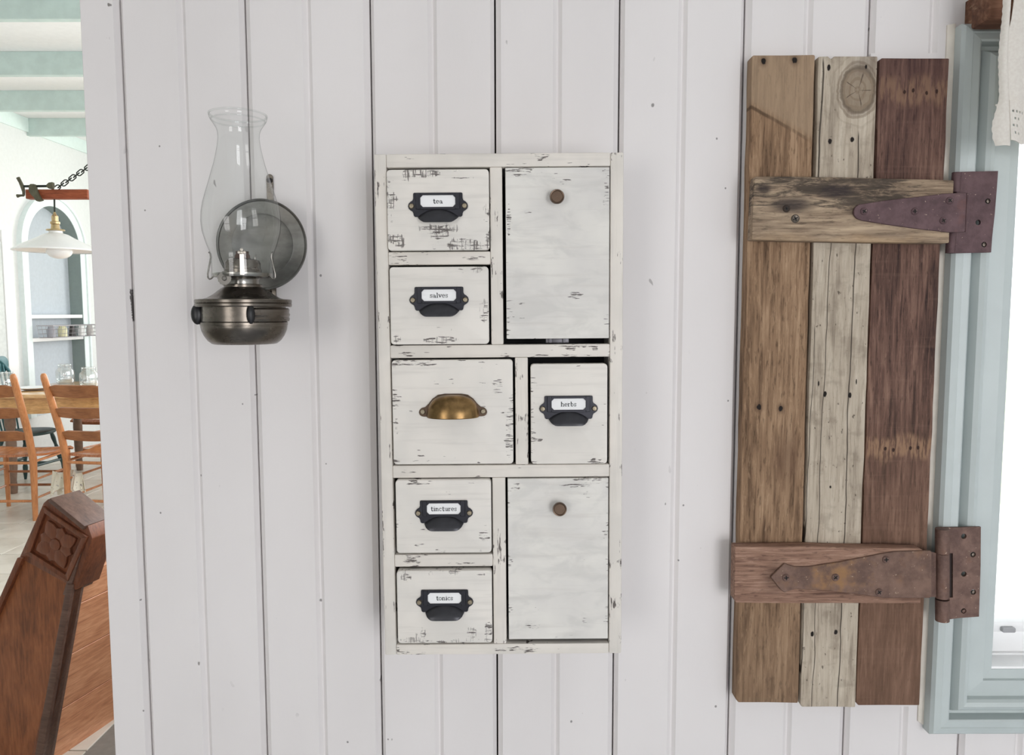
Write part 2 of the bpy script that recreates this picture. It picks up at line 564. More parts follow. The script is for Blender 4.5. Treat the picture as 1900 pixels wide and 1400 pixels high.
# far and side walls of the dining room, and the near room behind the camera (window openings carry the daylight)
def wall_open(name, x0, x1, y0, y1, axis, o, label):
    b = B()
    (u0, u1, z0, z1) = o
    if axis == 'X':
        b.box(x0, u0, y0, y1, 0, CEIL_Z).box(u1, x1, y0, y1, 0, CEIL_Z).box(u0, u1, y0, y1, 0, z0).box(u0, u1, y0, y1, z1, CEIL_Z)
    else:
        b.box(x0, x1, y0, u0, 0, CEIL_Z).box(x0, x1, u1, y1, 0, CEIL_Z).box(x0, x1, u0, u1, 0, z0).box(x0, x1, u0, u1, z1, CEIL_Z)
    return tag(b.obj(name, M_DWALL, smooth=0), label, kind='structure')
wall_open('wall_far', -4.9, -0.45, 8.1, 8.25, 'X', (-2.9, -0.9, 0.8, 2.6), 'white far wall of the dining room with a window')
wall_open('wall_right', -0.58, -0.46, 0.115, 8.25, 'Y', (1.0, 6.0, 0.9, 2.6), 'white side wall of the dining room with an added wide window')
bw = B()
bw.box(-7.5, -2.35, -3.6, -3.48, 0, CEIL_Z).box(-1.15, 0.65, -3.6, -3.48, 0, CEIL_Z).box(1.85, 2.4, -3.6, -3.48, 0, CEIL_Z)
for x0 in (-2.35, 0.65): bw.box(x0, x0+1.2, -3.6, -3.48, 0, 0.3).box(x0, x0+1.2, -3.6, -3.48, 2.05, CEIL_Z)
tag(bw.obj('wall_near', M_DWALL, smooth=0), 'white wall behind the viewer with two windows', kind='structure')
for i, x0 in enumerate((-2.35, 0.65)):
    f = B()
    f.box(x0, x0+.05, -3.50, -3.44, .3, 2.05).box(x0+1.15, x0+1.2, -3.50, -3.44, .3, 2.05)
    f.box(x0, x0+1.2, -3.50, -3.44, .3, .35).box(x0, x0+1.2, -3.50, -3.44, 2.00, 2.05)
    f.box(x0+.58, x0+.62, -3.42, -3.40, .35, 2.0).box(x0+.05, x0+1.15, -3.42, -3.40, 1.15, 1.21)
    tag(f.obj('window_%d' % (i+2), M_CEIL), 'white framed window in the wall behind the viewer', kind='structure')
tag(B().box(2.3, 2.42, -3.7, 0.11, 0, CEIL_Z).obj('wall_side', M_DWALL), 'white right wall of the near room', kind='structure')
tag(B().box(-7.5, -5.9, -3.7, 0.0, 0, CEIL_Z).obj('wall_outer', M_DWALL), 'white left end wall of the near room', kind='structure')

# outdoors beyond the window
def mat_ground(name, a, bcol):
    g = G(name)
    n = g.noise(g.map((3, 3, 3)), 1.0, 6, 0.7)
    return g.fin(g.mix(g.step(n, .35, .65), C(*a), C(*bcol)), 0.9, 0.0, 0.1)
tag(B().box(-0.4, 40, 0.2, 6.2, -0.5, -0.42).obj('ground', mat_ground('pale_gravel', (222, 220, 216), (240, 240, 238))), 'pale gravel outside the window', kind='structure')
tag(B().box(-0.4, 60, 6.2, 90, -0.5, -0.42).obj('ground_lawn', mat_ground('pale_lawn', (196, 214, 160), (224, 232, 196))), 'sunlit pale lawn outside the window', kind='structure')

# ------------------------------------------------------------------ window in the board wall
M_TRIM = plain('aqua_window_paint', (177, 185, 184), 0.42, var=0.03, scale=14)
M_CAULK = plain('cream_caulk', (214, 207, 196), 0.7)
M_VINYL = plain('white_vinyl_sash', (232, 236, 242), 0.35, var=0.01)
M_PANE = thin_glass('window_pane_glass', (0.98, 0.99, 0.99, 1))
PROF = [(0, 0.0), (0, -.016), (.0035, -.0205), (.0115, -.0228), (.0125, -.0215), (.0205, -.0228), (.0228, -.0212), (.0240, -.006),
        (.0285, -.0045), (.0312, -.0125), (.0355, -.0195), (.041, -.0225), (.046, -.0205), (.0485, -.0165), (.0492, -.0085),
        (.072, -.0115), (.0728, -.0070), (.0835, -.0068), (.0855, -.0065), (.0855, .06), (.02, .06), (.02, 0.0)]
def casing_side(name, side):
    """one mitred member of the picture-frame casing"""
    b = B()
    ends = []
    for e in (0, 1):
        ring = []
        for t, y in PROF:
            if side == 'L': p = (WX0+t, y, WZ0+t if e == 0 else WZ1-t)
            if side == 'R': p = (WX1-t, y, WZ0+t if e == 0 else WZ1-t)
            if side == 'B': p = (WX0+t if e == 0 else WX1-t, y, WZ0+t)
            if side == 'T': p = (WX0+t if e == 0 else WX1-t, y, WZ1-t)
            ring.append(p)
        ends.append(ring)
    n = len(PROF)
    sh = 0.00025
    b.poly(ends[0] + ends[1], [tuple(range(n)), tuple(range(2*n-1, n-1, -1))] + [(i, (i+1) % n, (i+1) % n+n, i+n) for i in range(n)])
    return b.obj(name, M_TRIM, window_1, smooth=0.45)
# sash and glass first (window_1 itself is the sash frame)
SX0, SX1, SZ0, SZ1 = WX0+.0855, WX1-.0855, WZ0+.0855, WZ1-.0855
fb = B()
fb.box(SX0-.01, SX0+.004, .028, .058, SZ0, SZ1).box(SX1-.004, SX1+.01, .028, .058, SZ0, SZ1).box(SX0, SX1, .028, .058, SZ1-.02, SZ1)
zq = [P(1880, y, 0.035).z for y in (1252, 1243, 1208, 1194, 1170, 1151)]
fb.box(SX0, SX1, .03, .058, SZ0-.005, zq[2], .002)
fb.box(SX0, SX1, .034, .058, zq[2], zq[4], .0015)
fb.box(SX0, SX1, .030, .058, zq[4]+.0005, zq[5], .0015)
window_1 = tag(fb.obj('window_1', M_VINYL), 'white sash window in aqua picture-frame casing at the right', kind='structure')
for s_ in 'LRBT': casing_side('casing', s_)
B().box(SX0-.02, SX1+.02, -.005, .06, SZ0-.02, SZ0+.003, .001).obj('sill', M_VINYL, window_1)
B().box(SX0, SX1, .050, .0535, zq[5]-.004, SZ1-.015).obj('pane', M_PANE, window_1)
lx = P(1868, 1161, .03).x
B().prism(rrect(lx-.009, lx+.009, zq[4]+.002, zq[4]+.009, .002), .024, .031, .0006).obj('latch', plain('grey_latch', (150, 150, 152), .4), window_1)
# bead of caulk along the casing's outer edge
cb = B()
cb.prism([(WX0-.008, WZ0+.01), (WX0+.001, WZ0+.004), (WX0+.001, WZ1+.006), (WX0-.010, WZ1+.004)], -.0022, 0.001, .0008)
cb.obj('caulk_bead', M_CAULK, window_1)

# ================================================================== APOTHECARY CABINET
CDEP = 0.105
CPHI = math.radians(-0.33)
cc = (P(694, 286, -CDEP) + P(1157, 282, -CDEP) + P(714, 1213, -CDEP) + P(1153, 1214, -CDEP)) / 4
CFR = Matrix.Translation((cc.x, 0, cc.z)) @ Matrix.Rotation(CPHI, 4, 'Y')
CFI = CFR.inverted()
def K(px, py, off=0.0):
    q = CFI @ P(px, py, -CDEP - off)
    return q.x, q.z
def KR(tl, tr, br, bl, off=0.0):
    a, b_, c, d_ = K(*tl, off), K(*tr, off), K(*br, off), K(*bl, off)
    return (a[0]+d_[0])/2, (b_[0]+c[0])/2, (c[1]+d_[1])/2, (a[1]+b_[1])/2     # x0 x1 z0 z1

def paint(name, hx, hz, seed, base=(213, 208, 201), base2=(204, 200, 194), axis='X', wear=0.5, edge=0.05, cross=0.0, wash=0.0, spots=()):
    """cream chalk paint rubbed through to dark wood; wear sits along the edges and in patches"""
    g = G(name)
    X, Y, Z = g.xyz()
    big = g.noise(g.map((14, 14, 14), (seed, seed, seed)), 1.0, 3)
    c = g.mix(g.step(big, .35, .68), C(*base), C(*base2))
    lo, hi = 62.0, 620.0
    sc = (lo, 60, hi) if axis == 'X' else (hi, 60, lo)
    br = g.noise(g.map((9 if axis == 'X' else 160, 30, 160 if axis == 'X' else 9), (seed*3, 0, seed)), 1.0, 4, .6)
    c = g.mix(g.math('MULTIPLY', g.step(br, .5, .72), .35), c, C(184, 179, 173))
    if wash:
        ws = g.noise(g.map((18, 18, 40), (seed*5, 2, 1)), 1.0, 4, .6, .6)
        c = g.mix(g.math('MULTIPLY', g.step(ws, .45, .66), wash), c, C(184, 182, 178))
    sc1 = g.noise(g.map(sc, (seed, 1, seed*2)), 1.0, 3, .65, .2)
    patch = g.noise(g.map((26, 26, 34), (seed*7+.3, 3, seed*4)), 1.0, 3, .6)
    # distance to the nearest edge
    dx = g.math('SUBTRACT', hx, g.math('ABSOLUTE', X)); dz = g.math('SUBTRACT', hz, g.math('ABSOLUTE', Z))
    ed = g.step(g.math('MINIMUM', dx, dz), edge*.34, 0.0)
    gate = g.math('ADD', g.step(patch, .62 - .05*wear, .76 - .05*wear), g.math('MULTIPLY', ed, g.step(patch, .43, .60)))
    for (cx, cz, rx, rz, amt) in spots:
        gate = g.math('ADD', gate, g.math('MULTIPLY', g.step(g.spot(X, cx, rx, Z, cz, rz), 1.1, .3), amt))
    gate = g.math('MINIMUM', gate, 1.0)
    thr = g.math('SUBTRACT', .92, g.math('MULTIPLY', gate, .375))
    m = g.step(g.math('SUBTRACT', sc1, thr), -.015, .035)
    if cross:
        sc2 = g.noise(g.map((sc[2], 60, sc[0]), (seed*2, 5, seed)), 1.0, 3, .65)
        m2 = g.math('MULTIPLY', g.step(g.math('SUBTRACT', sc2, thr), -.015, .035), cross)
        m = g.maxi(m, m2)
    c = g.mix(g.math('MULTIPLY', m, .88), c, C(62, 52, 50))
    g.bump(g.math('SUBTRACT', br, m), .15, .0012)
    return g.fin(c, .55, 0.0, .3)

M_INSIDE = plain('black_cabinet_interior', (26, 25, 28), .6)
M_TIN = plain('dark_tin', (90, 88, 92), .4, .7)
M_BLACKMETAL = plain('charcoal_pull_metal', (46, 46, 52), .38, .55, var=.1, scale=90)
M_HOOD = plain('charcoal_hood_metal', (56, 56, 60), .34, .5, var=.12, scale=80)
M_SCREWBR = plain('antique_brass_screw', (138, 128, 110), .4, .8)
M_DARKSLOT = plain('dark_screw_slot', (30, 27, 25), .7)
M_CARD = plain('white_label_card', (238, 236, 240), .6, var=.01)
M_INK = plain('black_ink', (34, 34, 38), .8, var=0)
M_BRASS = plain('aged_brass', (140, 112, 74), .28, .95, var=.3, scale=60)
M_BRONZE = plain('aged_bronze', (92, 76, 64), .36, .85, var=.12, scale=60)

cabinet = thing('apothecary_cabinet', (0, 0, 0), 'distressed cream wall cabinet with labelled drawers and two doors', 'cabinet', M=CFR)
def cb_obj(b, name, m, parent=None, smooth=.6):
    return b.obj(name, m, parent if parent is not None else cabinet, frame=CFR, smooth=smooth)
ox0, ox1, oz0, oz1 = KR((694, 286), (1157, 282), (1153, 1214), (714, 1213))
lst = (K(716, 300)[0] + K(736, 1200)[0])/2          # inner edge of the left stile
rst = (K(1132.5, 300)[0] + K(1130, 1200)[0])/2       # inner edge of the right stile
YF = -CDEP
# carcass box with a dark inside
b = B()
t = .011
b.box(ox0+.0015, ox0+t, YF+.017, -.001, oz0+.0015, oz1-.0015, .001).box(ox1-t, ox1-.0015, YF+.017, -.001, oz0+.0015, oz1-.0015, .001)
b.box(ox0+t, ox1-t, YF+.017, -.001, oz0+.0015, oz0+t).box(ox0+t, ox1-t, YF+.017, -.001, oz1-t, oz1-.0015)
cb_obj(b, 'carcass', paint('cabinet_side_paint', .3, .4, 2.2, axis='Z'))
b = B().box(ox0+t, ox1-t, -.014, -.004, oz0+t, oz1-t)
cb_obj(b, 'back_panel', M_INSIDE)
seed = 1.0
def frame_piece(name, x0, x1, z0, z1, axis, wear=.5, off=0.0, spots=()):
    global seed
    seed += 1.37
    b = B().box(x0, x1, YF-off, YF+.019, z0, z1, .0016)
    o = cb_obj(b, name, paint('cabinet_%s_paint' % name, (x1-x0)/2, (z1-z0)/2, seed, base=(210, 204, 196), base2=(199, 194, 187), axis=axis, wear=wear, edge=.03, spots=spots))
    # dark raw edge strip inside the opening
    return o
frame_piece('stile', ox0, lst, oz0, oz1, 'Z', .25)
frame_piece('stile', rst, ox1, oz0, oz1, 'Z', .35, spots=((-.002, .1, .004, .05, .8), (.003, .18, .004, .012, .9)))
zt = K(930, 309.5)[1]; zb = K(930, 1194)[1]
frame_piece('rail', lst, rst, zt, oz1, 'X', .7, spots=((.03, -.004, .06, .002, .9), (-.11, .003, .03, .003, .8)))
frame_piece('rail', lst, rst, oz0, zb, 'X', .7, spots=((.02, 0, .07, .004, .9),))
z1a, z1b = K(930, 663)[1], K(930, 639)[1]
frame_piece('rail', lst, rst, z1a, z1b, 'X', .9, spots=((-.1, -.002, .03, .006, .9), (.1, -.006, .04, .002, 1)))
z2a, z2b = K(930, 885.5)[1], K(930, 862)[1]
frame_piece('rail', lst, rst, z2a, z2b, 'X', .7, spots=((-.11, 0, .02, .004, .9),))
mx0, mx1 = K(910, 480)[0], K(933, 480)[0]
frame_piece('mullion', mx0, mx1, z1b, zt, 'Z', .6, spots=((0, .05, .004, .03, .9),))
sx0, sx1 = K(956, 760)[0], K(980, 760)[0]
frame_piece('mullion', sx0, sx1, z2b, z1a, 'Z', .5, spots=((0, .04, .004, .006, .9),))
nx0, nx1 = K(914.5, 1040)[0], K(939, 1040)[0]
frame_piece('mullion', nx0, nx1, zb, z2a, 'Z', .7, spots=((0, .02, .004, .04, .9),))
za, zb2 = K(815, 491)[1], K(815, 466.5)[1]
frame_piece('rail', lst, mx0, za, zb2, 'X', .9, spots=((.04, 0, .025, .006, 1), (-.05, 0, .02, .004, .9)))
zc, zd = K(825, 1051)[1], K(825, 1028)[1]
frame_piece('rail', lst, nx0, zc, zd, 'X', .9, spots=((-.04, 0, .02, .004, 1), (.02, -.003, .03, .003, 1)))

# ---- lettering as ribbons of ink
TH, TN = .25, .14
def _arc(cx, cy, rx, ry, a0, a1, n=10):
    return [(cx+rx*math.cos(math.radians(a0+(a1-a0)*i/n)), cy+ry*math.sin(math.radians(a0+(a1-a0)*i/n))) for i in range(n+1)]
GL = {
 't': (.72, [([(.32, 1.38), (.32, .3), (.36, .1), (.5, .02), (.64, .12)], TH), ([(.08, .97), (.64, .97)], TN)]),
 'e': (.86, [([(.1, .52), (.76, .52)], TN), (_arc(.43, .5, .34, .46, 5, 315, 16), .15)]),
 'a': (.88, [([(.62, .66), (.62, .14), (.7, .04), (.82, .06)], TH), (_arc(.38, .66, .24, .28, 0, 165, 8), .12), (_arc(.36, .28, .24, .25, 40, 340, 12), .14), ([(.16, .72), (.2, .66)], .17)]),
 's': (.74, [(_arc(.36, .74, .22, .21, 30, 250, 9) + _arc(.37, .27, .24, .22, 80, -150, 9), .14), ([(.6, .98), (.6, .7)], TN), ([(.11, .05), (.11, .34)], TN)]),
 'l': (.56, [([(.28, 1.5), (.28, .05)], TH), ([(.06, .04), (.5, .04)], TN), ([(.08, 1.46), (.28, 1.46)], TN)]),
 'v': (.86, [([(.14, .95), (.44, .05)], TH), ([(.44, .05), (.74, .95)], TN), ([(.0, .96), (.32, .96)], TN), ([(.58, .96), (.88, .96)], TN)]),
 'h': (.98, [([(.22, 1.5), (.22, .05)], TH), ([(.06, 1.46), (.22, 1.46)], TN), ([(.04, .04), (.42, .04)], TN), ([(.22, .7), (.36, .9), (.55, .95), (.7, .82), (.74, .6), (.74, .05)], .17), ([(.58, .04), (.93, .04)], TN)]),
 'r': (.76, [([(.22, .96), (.22, .05)], TH), ([(.04, .96), (.22, .96)], TN), ([(.04, .04), (.46, .04)], TN), ([(.22, .62), (.34, .86), (.5, .95), (.64, .88)], TN), ([(.6, .9), (.62, .78)], .18)]),
 'b': (.92, [([(.22, 1.5), (.22, .04)], TH), ([(.04, 1.46), (.22, 1.46)], TN), (_arc(.46, .48, .3, .46, 140, -140, 14), .15)]),
 'i': (.54, [([(.28, .96), (.28, .05)], TH), ([(.08, .96), (.28, .96)], TN), ([(.05, .04), (.5, .04)], TN), ([(.27, 1.42), (.27, 1.24)], .2)]),
 'n': (.98, [([(.22, .96), (.22, .05)], TH), ([(.04, .96), (.22, .96)], TN), ([(.04, .04), (.42, .04)], TN), ([(.22, .7), (.36, .9), (.55, .95), (.7, .82), (.74, .6), (.74, .05)], .17), ([(.58, .04), (.93, .04)], TN)]),
 'c': (.8, [(_arc(.43, .5, .33, .46, 42, 318, 14), .15), ([(.64, .86), (.62, .72)], .17)]),
 'u': (.98, [([(.2, .96), (.2, .36), (.26, .12), (.42, .03), (.6, .14), (.7, .34)], .16), ([(.72, .96), (.72, .05)], TH), ([(.03, .96), (.2, .96)], TN), ([(.56, .96), (.72, .96)], TN), ([(.72, .04), (.92, .04)], TN)]),
 'o': (.88, [(_arc(.43, .5, .34, .46, 0, 360, 18), .16)]),
}
def ink(b, word, cx, z0, y, h, width):
    adv = sum(GL[c][0] for c in word)
    s = width/adv
    x = cx - width/2
    for c in word:
        a, strokes = GL[c]
        for pts, w in strokes:
            q = [Vector((x + p[0]*s, z0 + p[1]*h)) for p in pts]
            hw = w*min(s, h)*.5
            Lf, Rt = [], []
            for i, p in enumerate(q):
                T = (q[min(i+1, len(q)-1)] - q[max(i-1, 0)])
                T = T.normalized() if T.length > 1e-9 else Vector((1, 0))
                N = Vector((-T.y, T.x))
                Lf.append((p.x+N.x*hw, y, p.y+N.y*hw)); Rt.append((p.x-N.x*hw, y, p.y-N.y*hw))
            n = len(q)
            b.poly(Lf+Rt, [(i, i+1, n+i+1, n+i) for i in range(n-1)])
        x += a*s

U = .8856/1415/3.958*1.0         # one measured unit of the label pulls in metres
def label_pull(parent, px, py, word, wpx):
    cx, cz = K(px, py, .012)
    yb = YF - .0065
    b = B()
    right = [(172, 95), (178, 89), (178, 54), (184, 40), (198, 32), (211, 19), (217, 0), (211, -19), (198, -30), (184, -38), (178, -52), (175, -70), (166, -77), (120, -78)]
    pts = [(x*U+cx, z*U+cz) for x, z in right] + [(-x*U+cx, z*U+cz) for x, z in right[::-1]]
    b.prism(pts, yb, yb-.0016, .0004, 1)
    pl = cb_obj(b, 'label_pull', M_BLACKMETAL, parent)
    # frame that holds the card: a rim with a window
    b = B()
    def X(v): return cx+v*U
    def Zz(v): return cz+v*U
    y0, y1 = yb-.0014, yb-.0034
    b.box(X(-158), X(-126), y0, y1, Zz(-24), Zz(92), .0004, 1).box(X(126), X(158), y0, y1, Zz(-24), Zz(92), .0004, 1)
    b.box(X(-126), X(126), y0, y1, Zz(76), Zz(92), .0003, 1).box(X(-126), X(126), y0, y1, Zz(-26), Zz(-8), .0003, 1)
    for sx in (-1, 1):
        for zc_, sz in ((76, -1), (-8, 1)):
            b.prism([(X(sx*128), Zz(zc_ - sz*2)), (X(sx*106), Zz(zc_ - sz*2)), (X(sx*128), Zz(zc_+sz*20))], y0, y1)
    cb_obj(b, 'card_frame', M_BLACKMETAL, parent)
    b = B().box(X(-128), X(128), yb-.0015, yb-.0020, Zz(-10), Zz(78))
    cb_obj(b, 'label_card', M_CARD, parent)
    b = B()
    hgt = 23*U
    ink(b, word, cx, Zz(17), yb-.00235, hgt, wpx*.8856/1415)
    cb_obj(b, 'lettering', M_INK, parent, smooth=0)
    # curved hood to pull by
    b = B()
    def hood(u, v):
        s_ = 2*u-1
        top = -26 - 52*abs(s_)**2.2
        bot = -122 + 40*max(0, (abs(s_)-.62)/.38)**2.0
        z = top + (bot-top)*v
        d = .0088*math.sin(min(1, v*1.0)*math.pi/2)**.8*math.sqrt(max(0, 1-abs(s_)**5))
        return (X(142*s_), yb-.0016-d, Zz(z))
    b.grid(hood, 20, 8).shell(.0008)
    cb_obj(b, 'pull_hood', M_HOOD, parent, smooth=.8)
    for sx in (-190, 190):
        b = B().lathe([(.0001, -.0024), (.0022, -.0022), (.0030, -.0012), (.0031, 0)], 18, (X(sx), yb-.0014, Zz(0)), axis='Y')
        b.lathe([(.0001, -.0026), (.0009, -.0026), (.0009, -.002)], 10, (X(sx), yb-.0014, Zz(0)), axis='Y')
        cb_obj(b, 'screw', M_SCREWBR, parent)
    return pl

PROUD = .006
def drawer(tl, tr, br, bl, word=None, pull=None, wpx=30, sd=0.0, **pk):
    x0, x1, z0, z1 = KR(tl, tr, br, bl, PROUD)
    x0 += .0006; x1 -= .0006; z0 += .0004; z1 -= .0008
    b = B()
    b.prism(rrect(x0, x1, z0, z1, .0042, 4), YF-PROUD, YF+.010, .0014, 2, ang=.9)
    o = cb_obj(b, 'drawer', paint('drawer_front_paint', (x1-x0)/2, (z1-z0)/2, sd, **pk))
    b = B()
    b.box(x0+.004, x1-.004, YF+.010, -.022, z0+.003, z1-.006)
    cb_obj(b, 'drawer_box', M_INSIDE, o)
    if word: label_pull(o, pull[0], pull[1], word, wpx)
    return o
drawer((715.8, 314), (907.5, 311), (909.5, 464), (718.5, 465.5), 'tea', (812, 381), 18.2, sd=3.1, cross=.9, wear=.6,
       spots=((.003, -.021, .05, .009, 1.0), (-.045, -.033, .012, .012, 1.0), (.028, -.038, .022, .010, 1.0), (-.022, .041, .028, .006, 1.0), (-.038, .034, .01, .008, .8), (.03, .036, .03, .002, .8), (0, -.03, .02, .005, .8)))
drawer((721, 494.5), (906, 492), (909.5, 638), (724.5, 640.5), 'salves', (814, 556), 34, sd=5.7, cross=.5, wear=.4,
       spots=((.045, .042, .01, .006, 1.0), (0, -.04, .03, .006, 1), (-.05, -.038, .008, .008, 1), (.05, 0, .008, .03, .7), (.0, -.025, .012, .002, .9)))
d3 = drawer((725, 667), (952, 665), (954, 860.5), (729.5, 862.5), sd=8.3, wear=.5,
       spots=((.052, .03, .012, .022, 1.0), (.035, .02, .01, .05, .75), (.066, -.03, .008, .035, 1.0), (-.04, .057, .03, .003, 1), (-.066, -.02, .004, .02, .8)))
drawer((983, 674), (1127.5, 673), (1128.5, 860.5), (985, 861.5), 'herbs', (1055.5, 758.5), 29.6, sd=11.9, wear=.3,
       spots=((-.025, .05, .02, .003, .7), (.042, .01, .004, .01, .7), (0, -.057, .02, .003, .8)))
drawer((733.5, 888.5), (912, 888.5), (913, 1026), (734, 1026.5), 'tinctures', (823, 953), 49.5, sd=14.2, wear=.4,
       spots=((.048, -.022, .012, .016, 1), (.006, .028, .012, .004, .9), (-.03, -.034, .012, .004, .9), (-.03, .04, .03, .002, .7)))
drawer((735, 1057.5), (913, 1056.5), (915, 1193), (737, 1194), 'tonics', (824.5, 1119), 32.6, sd=17.4, cross=.6, wear=.5,
       spots=((.032, -.03, .012, .010, 1), (.052, -.03, .007, .016, 1), (-.045, .036, .01, .006, 1), (.045, .04, .012, .003, 1), (-.04, -.04, .016, .004, 1)))

# antique brass bin pull on the wide drawer
hcx, hcz = K(840, 764, .012)
yb = YF - PROUD - .0005
u = .8856/1415/3.958
b = B()
rt = [(60, 132), (110, 124), (150, 96), (180, 58), (205, 34), (232, 28), (247, 12), (252, -4), (247, -22), (232, -34), (214, -37)]
pts = [(hcx+x*u, hcz+z*u) for x, z in rt] + [(hcx-x*u, hcz+z*u) for x, z in rt[::-1]]
b.prism(pts, yb, yb-.0016, .0004, 1)
cb_obj(b, 'bin_pull_plate', M_BRONZE, d3)
b = B()
def cup(a, v):
    tt = math.pi*a
    p = math.pi/2*v
    r = math.cos(p)**.62 if v < 1 else 0
    return (hcx + 188*u*r*math.cos(tt), yb-.0012-.021*r*math.sin(tt)**.9, hcz + (-36 + 156*math.sin(p)**1.0)*u)
b.grid(cup, 28, 14).shell(.001)
cb_obj(b, 'bin_pull_cup', M_BRASS, d3, smooth=1.0)
b = B()
lip = [(hcx+188*u*math.cos(math.pi*i/24), yb-.0012-.021*max(0, math.sin(math.pi*i/24))**.9, hcz-36*u) for i in range(25)]
b.tube(lip, .0009, 8)
cb_obj(b, 'cup_rim', M_BRASS, d3)
for sx in (-222, 222):
    b = B().lathe([(.0001, -.0022), (.0022, -.0021), (.0031, -.001), (.0032, 0)], 18, (hcx+sx*u, yb-.0014, hcz), axis='Y')
    b.lathe([(.0001, -.0025), (.001, -.0025), (.001, -.002)], 10, (hcx+sx*u, yb-.0014, hcz), axis='Y')
    cb_obj(b, 'screw', M_SCREWBR, d3)

def door(tl, tr, br, bl, knob, sd, **pk):
    x0, x1, z0, z1 = KR(tl, tr, br, bl, .002)
    b = B().prism([(x0, z0), (x1, z0), (x1, z1), (x0, z1)], YF-.002, YF+.008, .0005, 1)
    o = cb_obj(b, 'door', paint('cabinet_door_paint', (x1-x0)/2, (z1-z0)/2, sd, base=(209, 206, 200), base2=(199, 196, 192), wash=.5, **pk))
    kx, kz = K(*knob, .014)
    r = .0084
    b = B().lathe([(.003, 0), (.003, -.006), (.0045, -.008), (r*.96, -.0098), (r, -.0118), (r*.93, -.0135), (r*.8, -.0132), (r*.74, -.0124), (.0002, -.0124)], 32, (kx, YF-.002, kz), axis='Y')
    cb_obj(b, 'knob', M_BRONZE, o)
    return o, (x0, x1, z0, z1)
dA, rA = door((936.5, 312), (1132, 309), (1129, 627), (941, 628.5), (1033.5, 364.5), 21.3, wear=.5,
     spots=((.056, .068, .006, .03, 1), (-.035, .047, .01, .004, 1), (.008, .05, .012, .003, .8), (.02, -.048, .016, .008, 1), (.012, .083, .012, .003, .8), (-.056, .04, .003, .03, .9), (.055, .092, .01, .004, .8), (-.03, .09, .06, .02, .5)))
dB, rB = door((943, 887.5), (1128, 887), (1128.5, 1185), (943, 1185), (1038.5, 944.5), 25.8, wear=.45,
     spots=((-.05, .088, .008, .010, 1), (.0, .09, .03, .002, .9), (.045, .09, .015, .003, 1), (.035, .078, .012, .008, .9), (-.02, -.035, .012, .004, .9), (.0, -.06, .05, .03, .4), (-.03, -.082, .02, .006, .9), (.032, -.078, .006, .012, .8)))
# spring catch seen below the upper door
lx0, lz0 = K(1013, 635.5); lx1, lz1 = K(1056, 628)
b = B().box(lx0, lx1, YF+.004, YF+.012, lz0-.0005, lz1+.001, .0006)
b.box(lx0+.004, lx0+.007, YF+.001, YF+.005, lz0, lz1).box(lx1-.007, lx1-.004, YF+.001, YF+.005, lz0, lz1)
cb_obj(b, 'spring_catch', M_TIN)

# ================================================================== OIL LAMP ON THE WALL
LAX_Y = -0.104
LX = P(449, 450, LAX_Y).x
def LZ(py, dy=0.0): return P(449, py, LAX_Y + dy).z
def LR(px): return px * 0.896 / 1415.0 / 1.0
def mat_pewter(name, a, b_, rough):
    g = G(name)
    n = g.noise(g.map((30, 30, 60)), 1.0, 4, .6)
    n2 = g.noise(g.map((8, 8, 8), (3, 1, 2)), 1.0, 3)
    c = g.mix(g.step(n, .3, .7), C(*a), C(*b_))
    c = g.mix(g.math('MULTIPLY', g.step(n2, .5, .75), .4), c, C(104, 84, 66))
    return g.fin(c, g.math('ADD', rough, g.math('MULTIPLY', n, .14)), .92)
M_PEWTER = mat_pewter('tarnished_pewter', (86, 81, 75), (112, 105, 97), .2)
M_TINREF = mat_pewter('dull_tin_reflector', (92, 91, 88), (114, 113, 110), .4)
M_NICKEL = plain('bright_nickel', (140, 137, 132), .25, 1.0, var=.08)
M_BLACKTIP = plain('black_rubber', (24, 24, 26), .4)
M_CHIM = thin_glass('lamp_chimney_glass', (0.965, 0.975, 0.97, 1), 1.45, edge=(0.60, 0.61, 0.60, 1))
M_SOOT = plain('burnt_brown_metal', (84, 62, 54), .5, .6)

z_bot = LZ(638)
lamp = thing('oil_lamp', (LX, LAX_Y, z_bot), 'pewter oil lamp with clear glass chimney and round tin reflector on the wall', 'oil lamp')
c0 = (LX, LAX_Y, 0)
def zc(y): return LZ(480 + y/7.308)
def rc(r): return LR(r/7.308)
b = B().lathe([(0.0, zc(1150)), (rc(395), zc(1152)), (rc(420), zc(1145)), (rc(470), zc(1105)), (rc(515), zc(1040)), (rc(545), zc(970)), (rc(556), zc(915)),
               (rc(556), zc(903)), (rc(562), zc(898)), (rc(562), zc(860)), (rc(555), zc(852)), (rc(545), zc(846)), (rc(540), zc(650)), (rc(540), zc(630)), (0.0, zc(630))], 64, c0)
b.obj('font', M_PEWTER, lamp, smooth=.5)
b = B().lathe([(rc(560), zc(640)), (rc(612), zc(652)), (rc(622), zc(640)), (rc(622), zc(612)), (rc(614), zc(604)), (rc(622), zc(596)), (rc(622), zc(562)), (rc(612), zc(551)),
               (rc(520), zc(548)), (rc(460), zc(527)), (rc(390), zc(485)), (rc(320), zc(428)), (rc(275), zc(395)), (rc(248), zc(386)), (rc(248), zc(352)), (rc(236), zc(345)), (0.0, zc(345))], 64, c0)
b.obj('font_lid', M_PEWTER, lamp, smooth=.5)
b = B().lathe([(rc(205), zc(348)), (rc(205), zc(290)), (rc(215), zc(270)), (rc(300), zc(262)), (rc(372), zc(250)), (rc(385), zc(225)), (rc(385), zc(200)),
               (rc(378), zc(198)), (rc(376), zc(224)), (rc(300), zc(236)), (0.0, zc(236))], 48, c0)
b.obj('burner_gallery', M_NICKEL, lamp, smooth=.5)
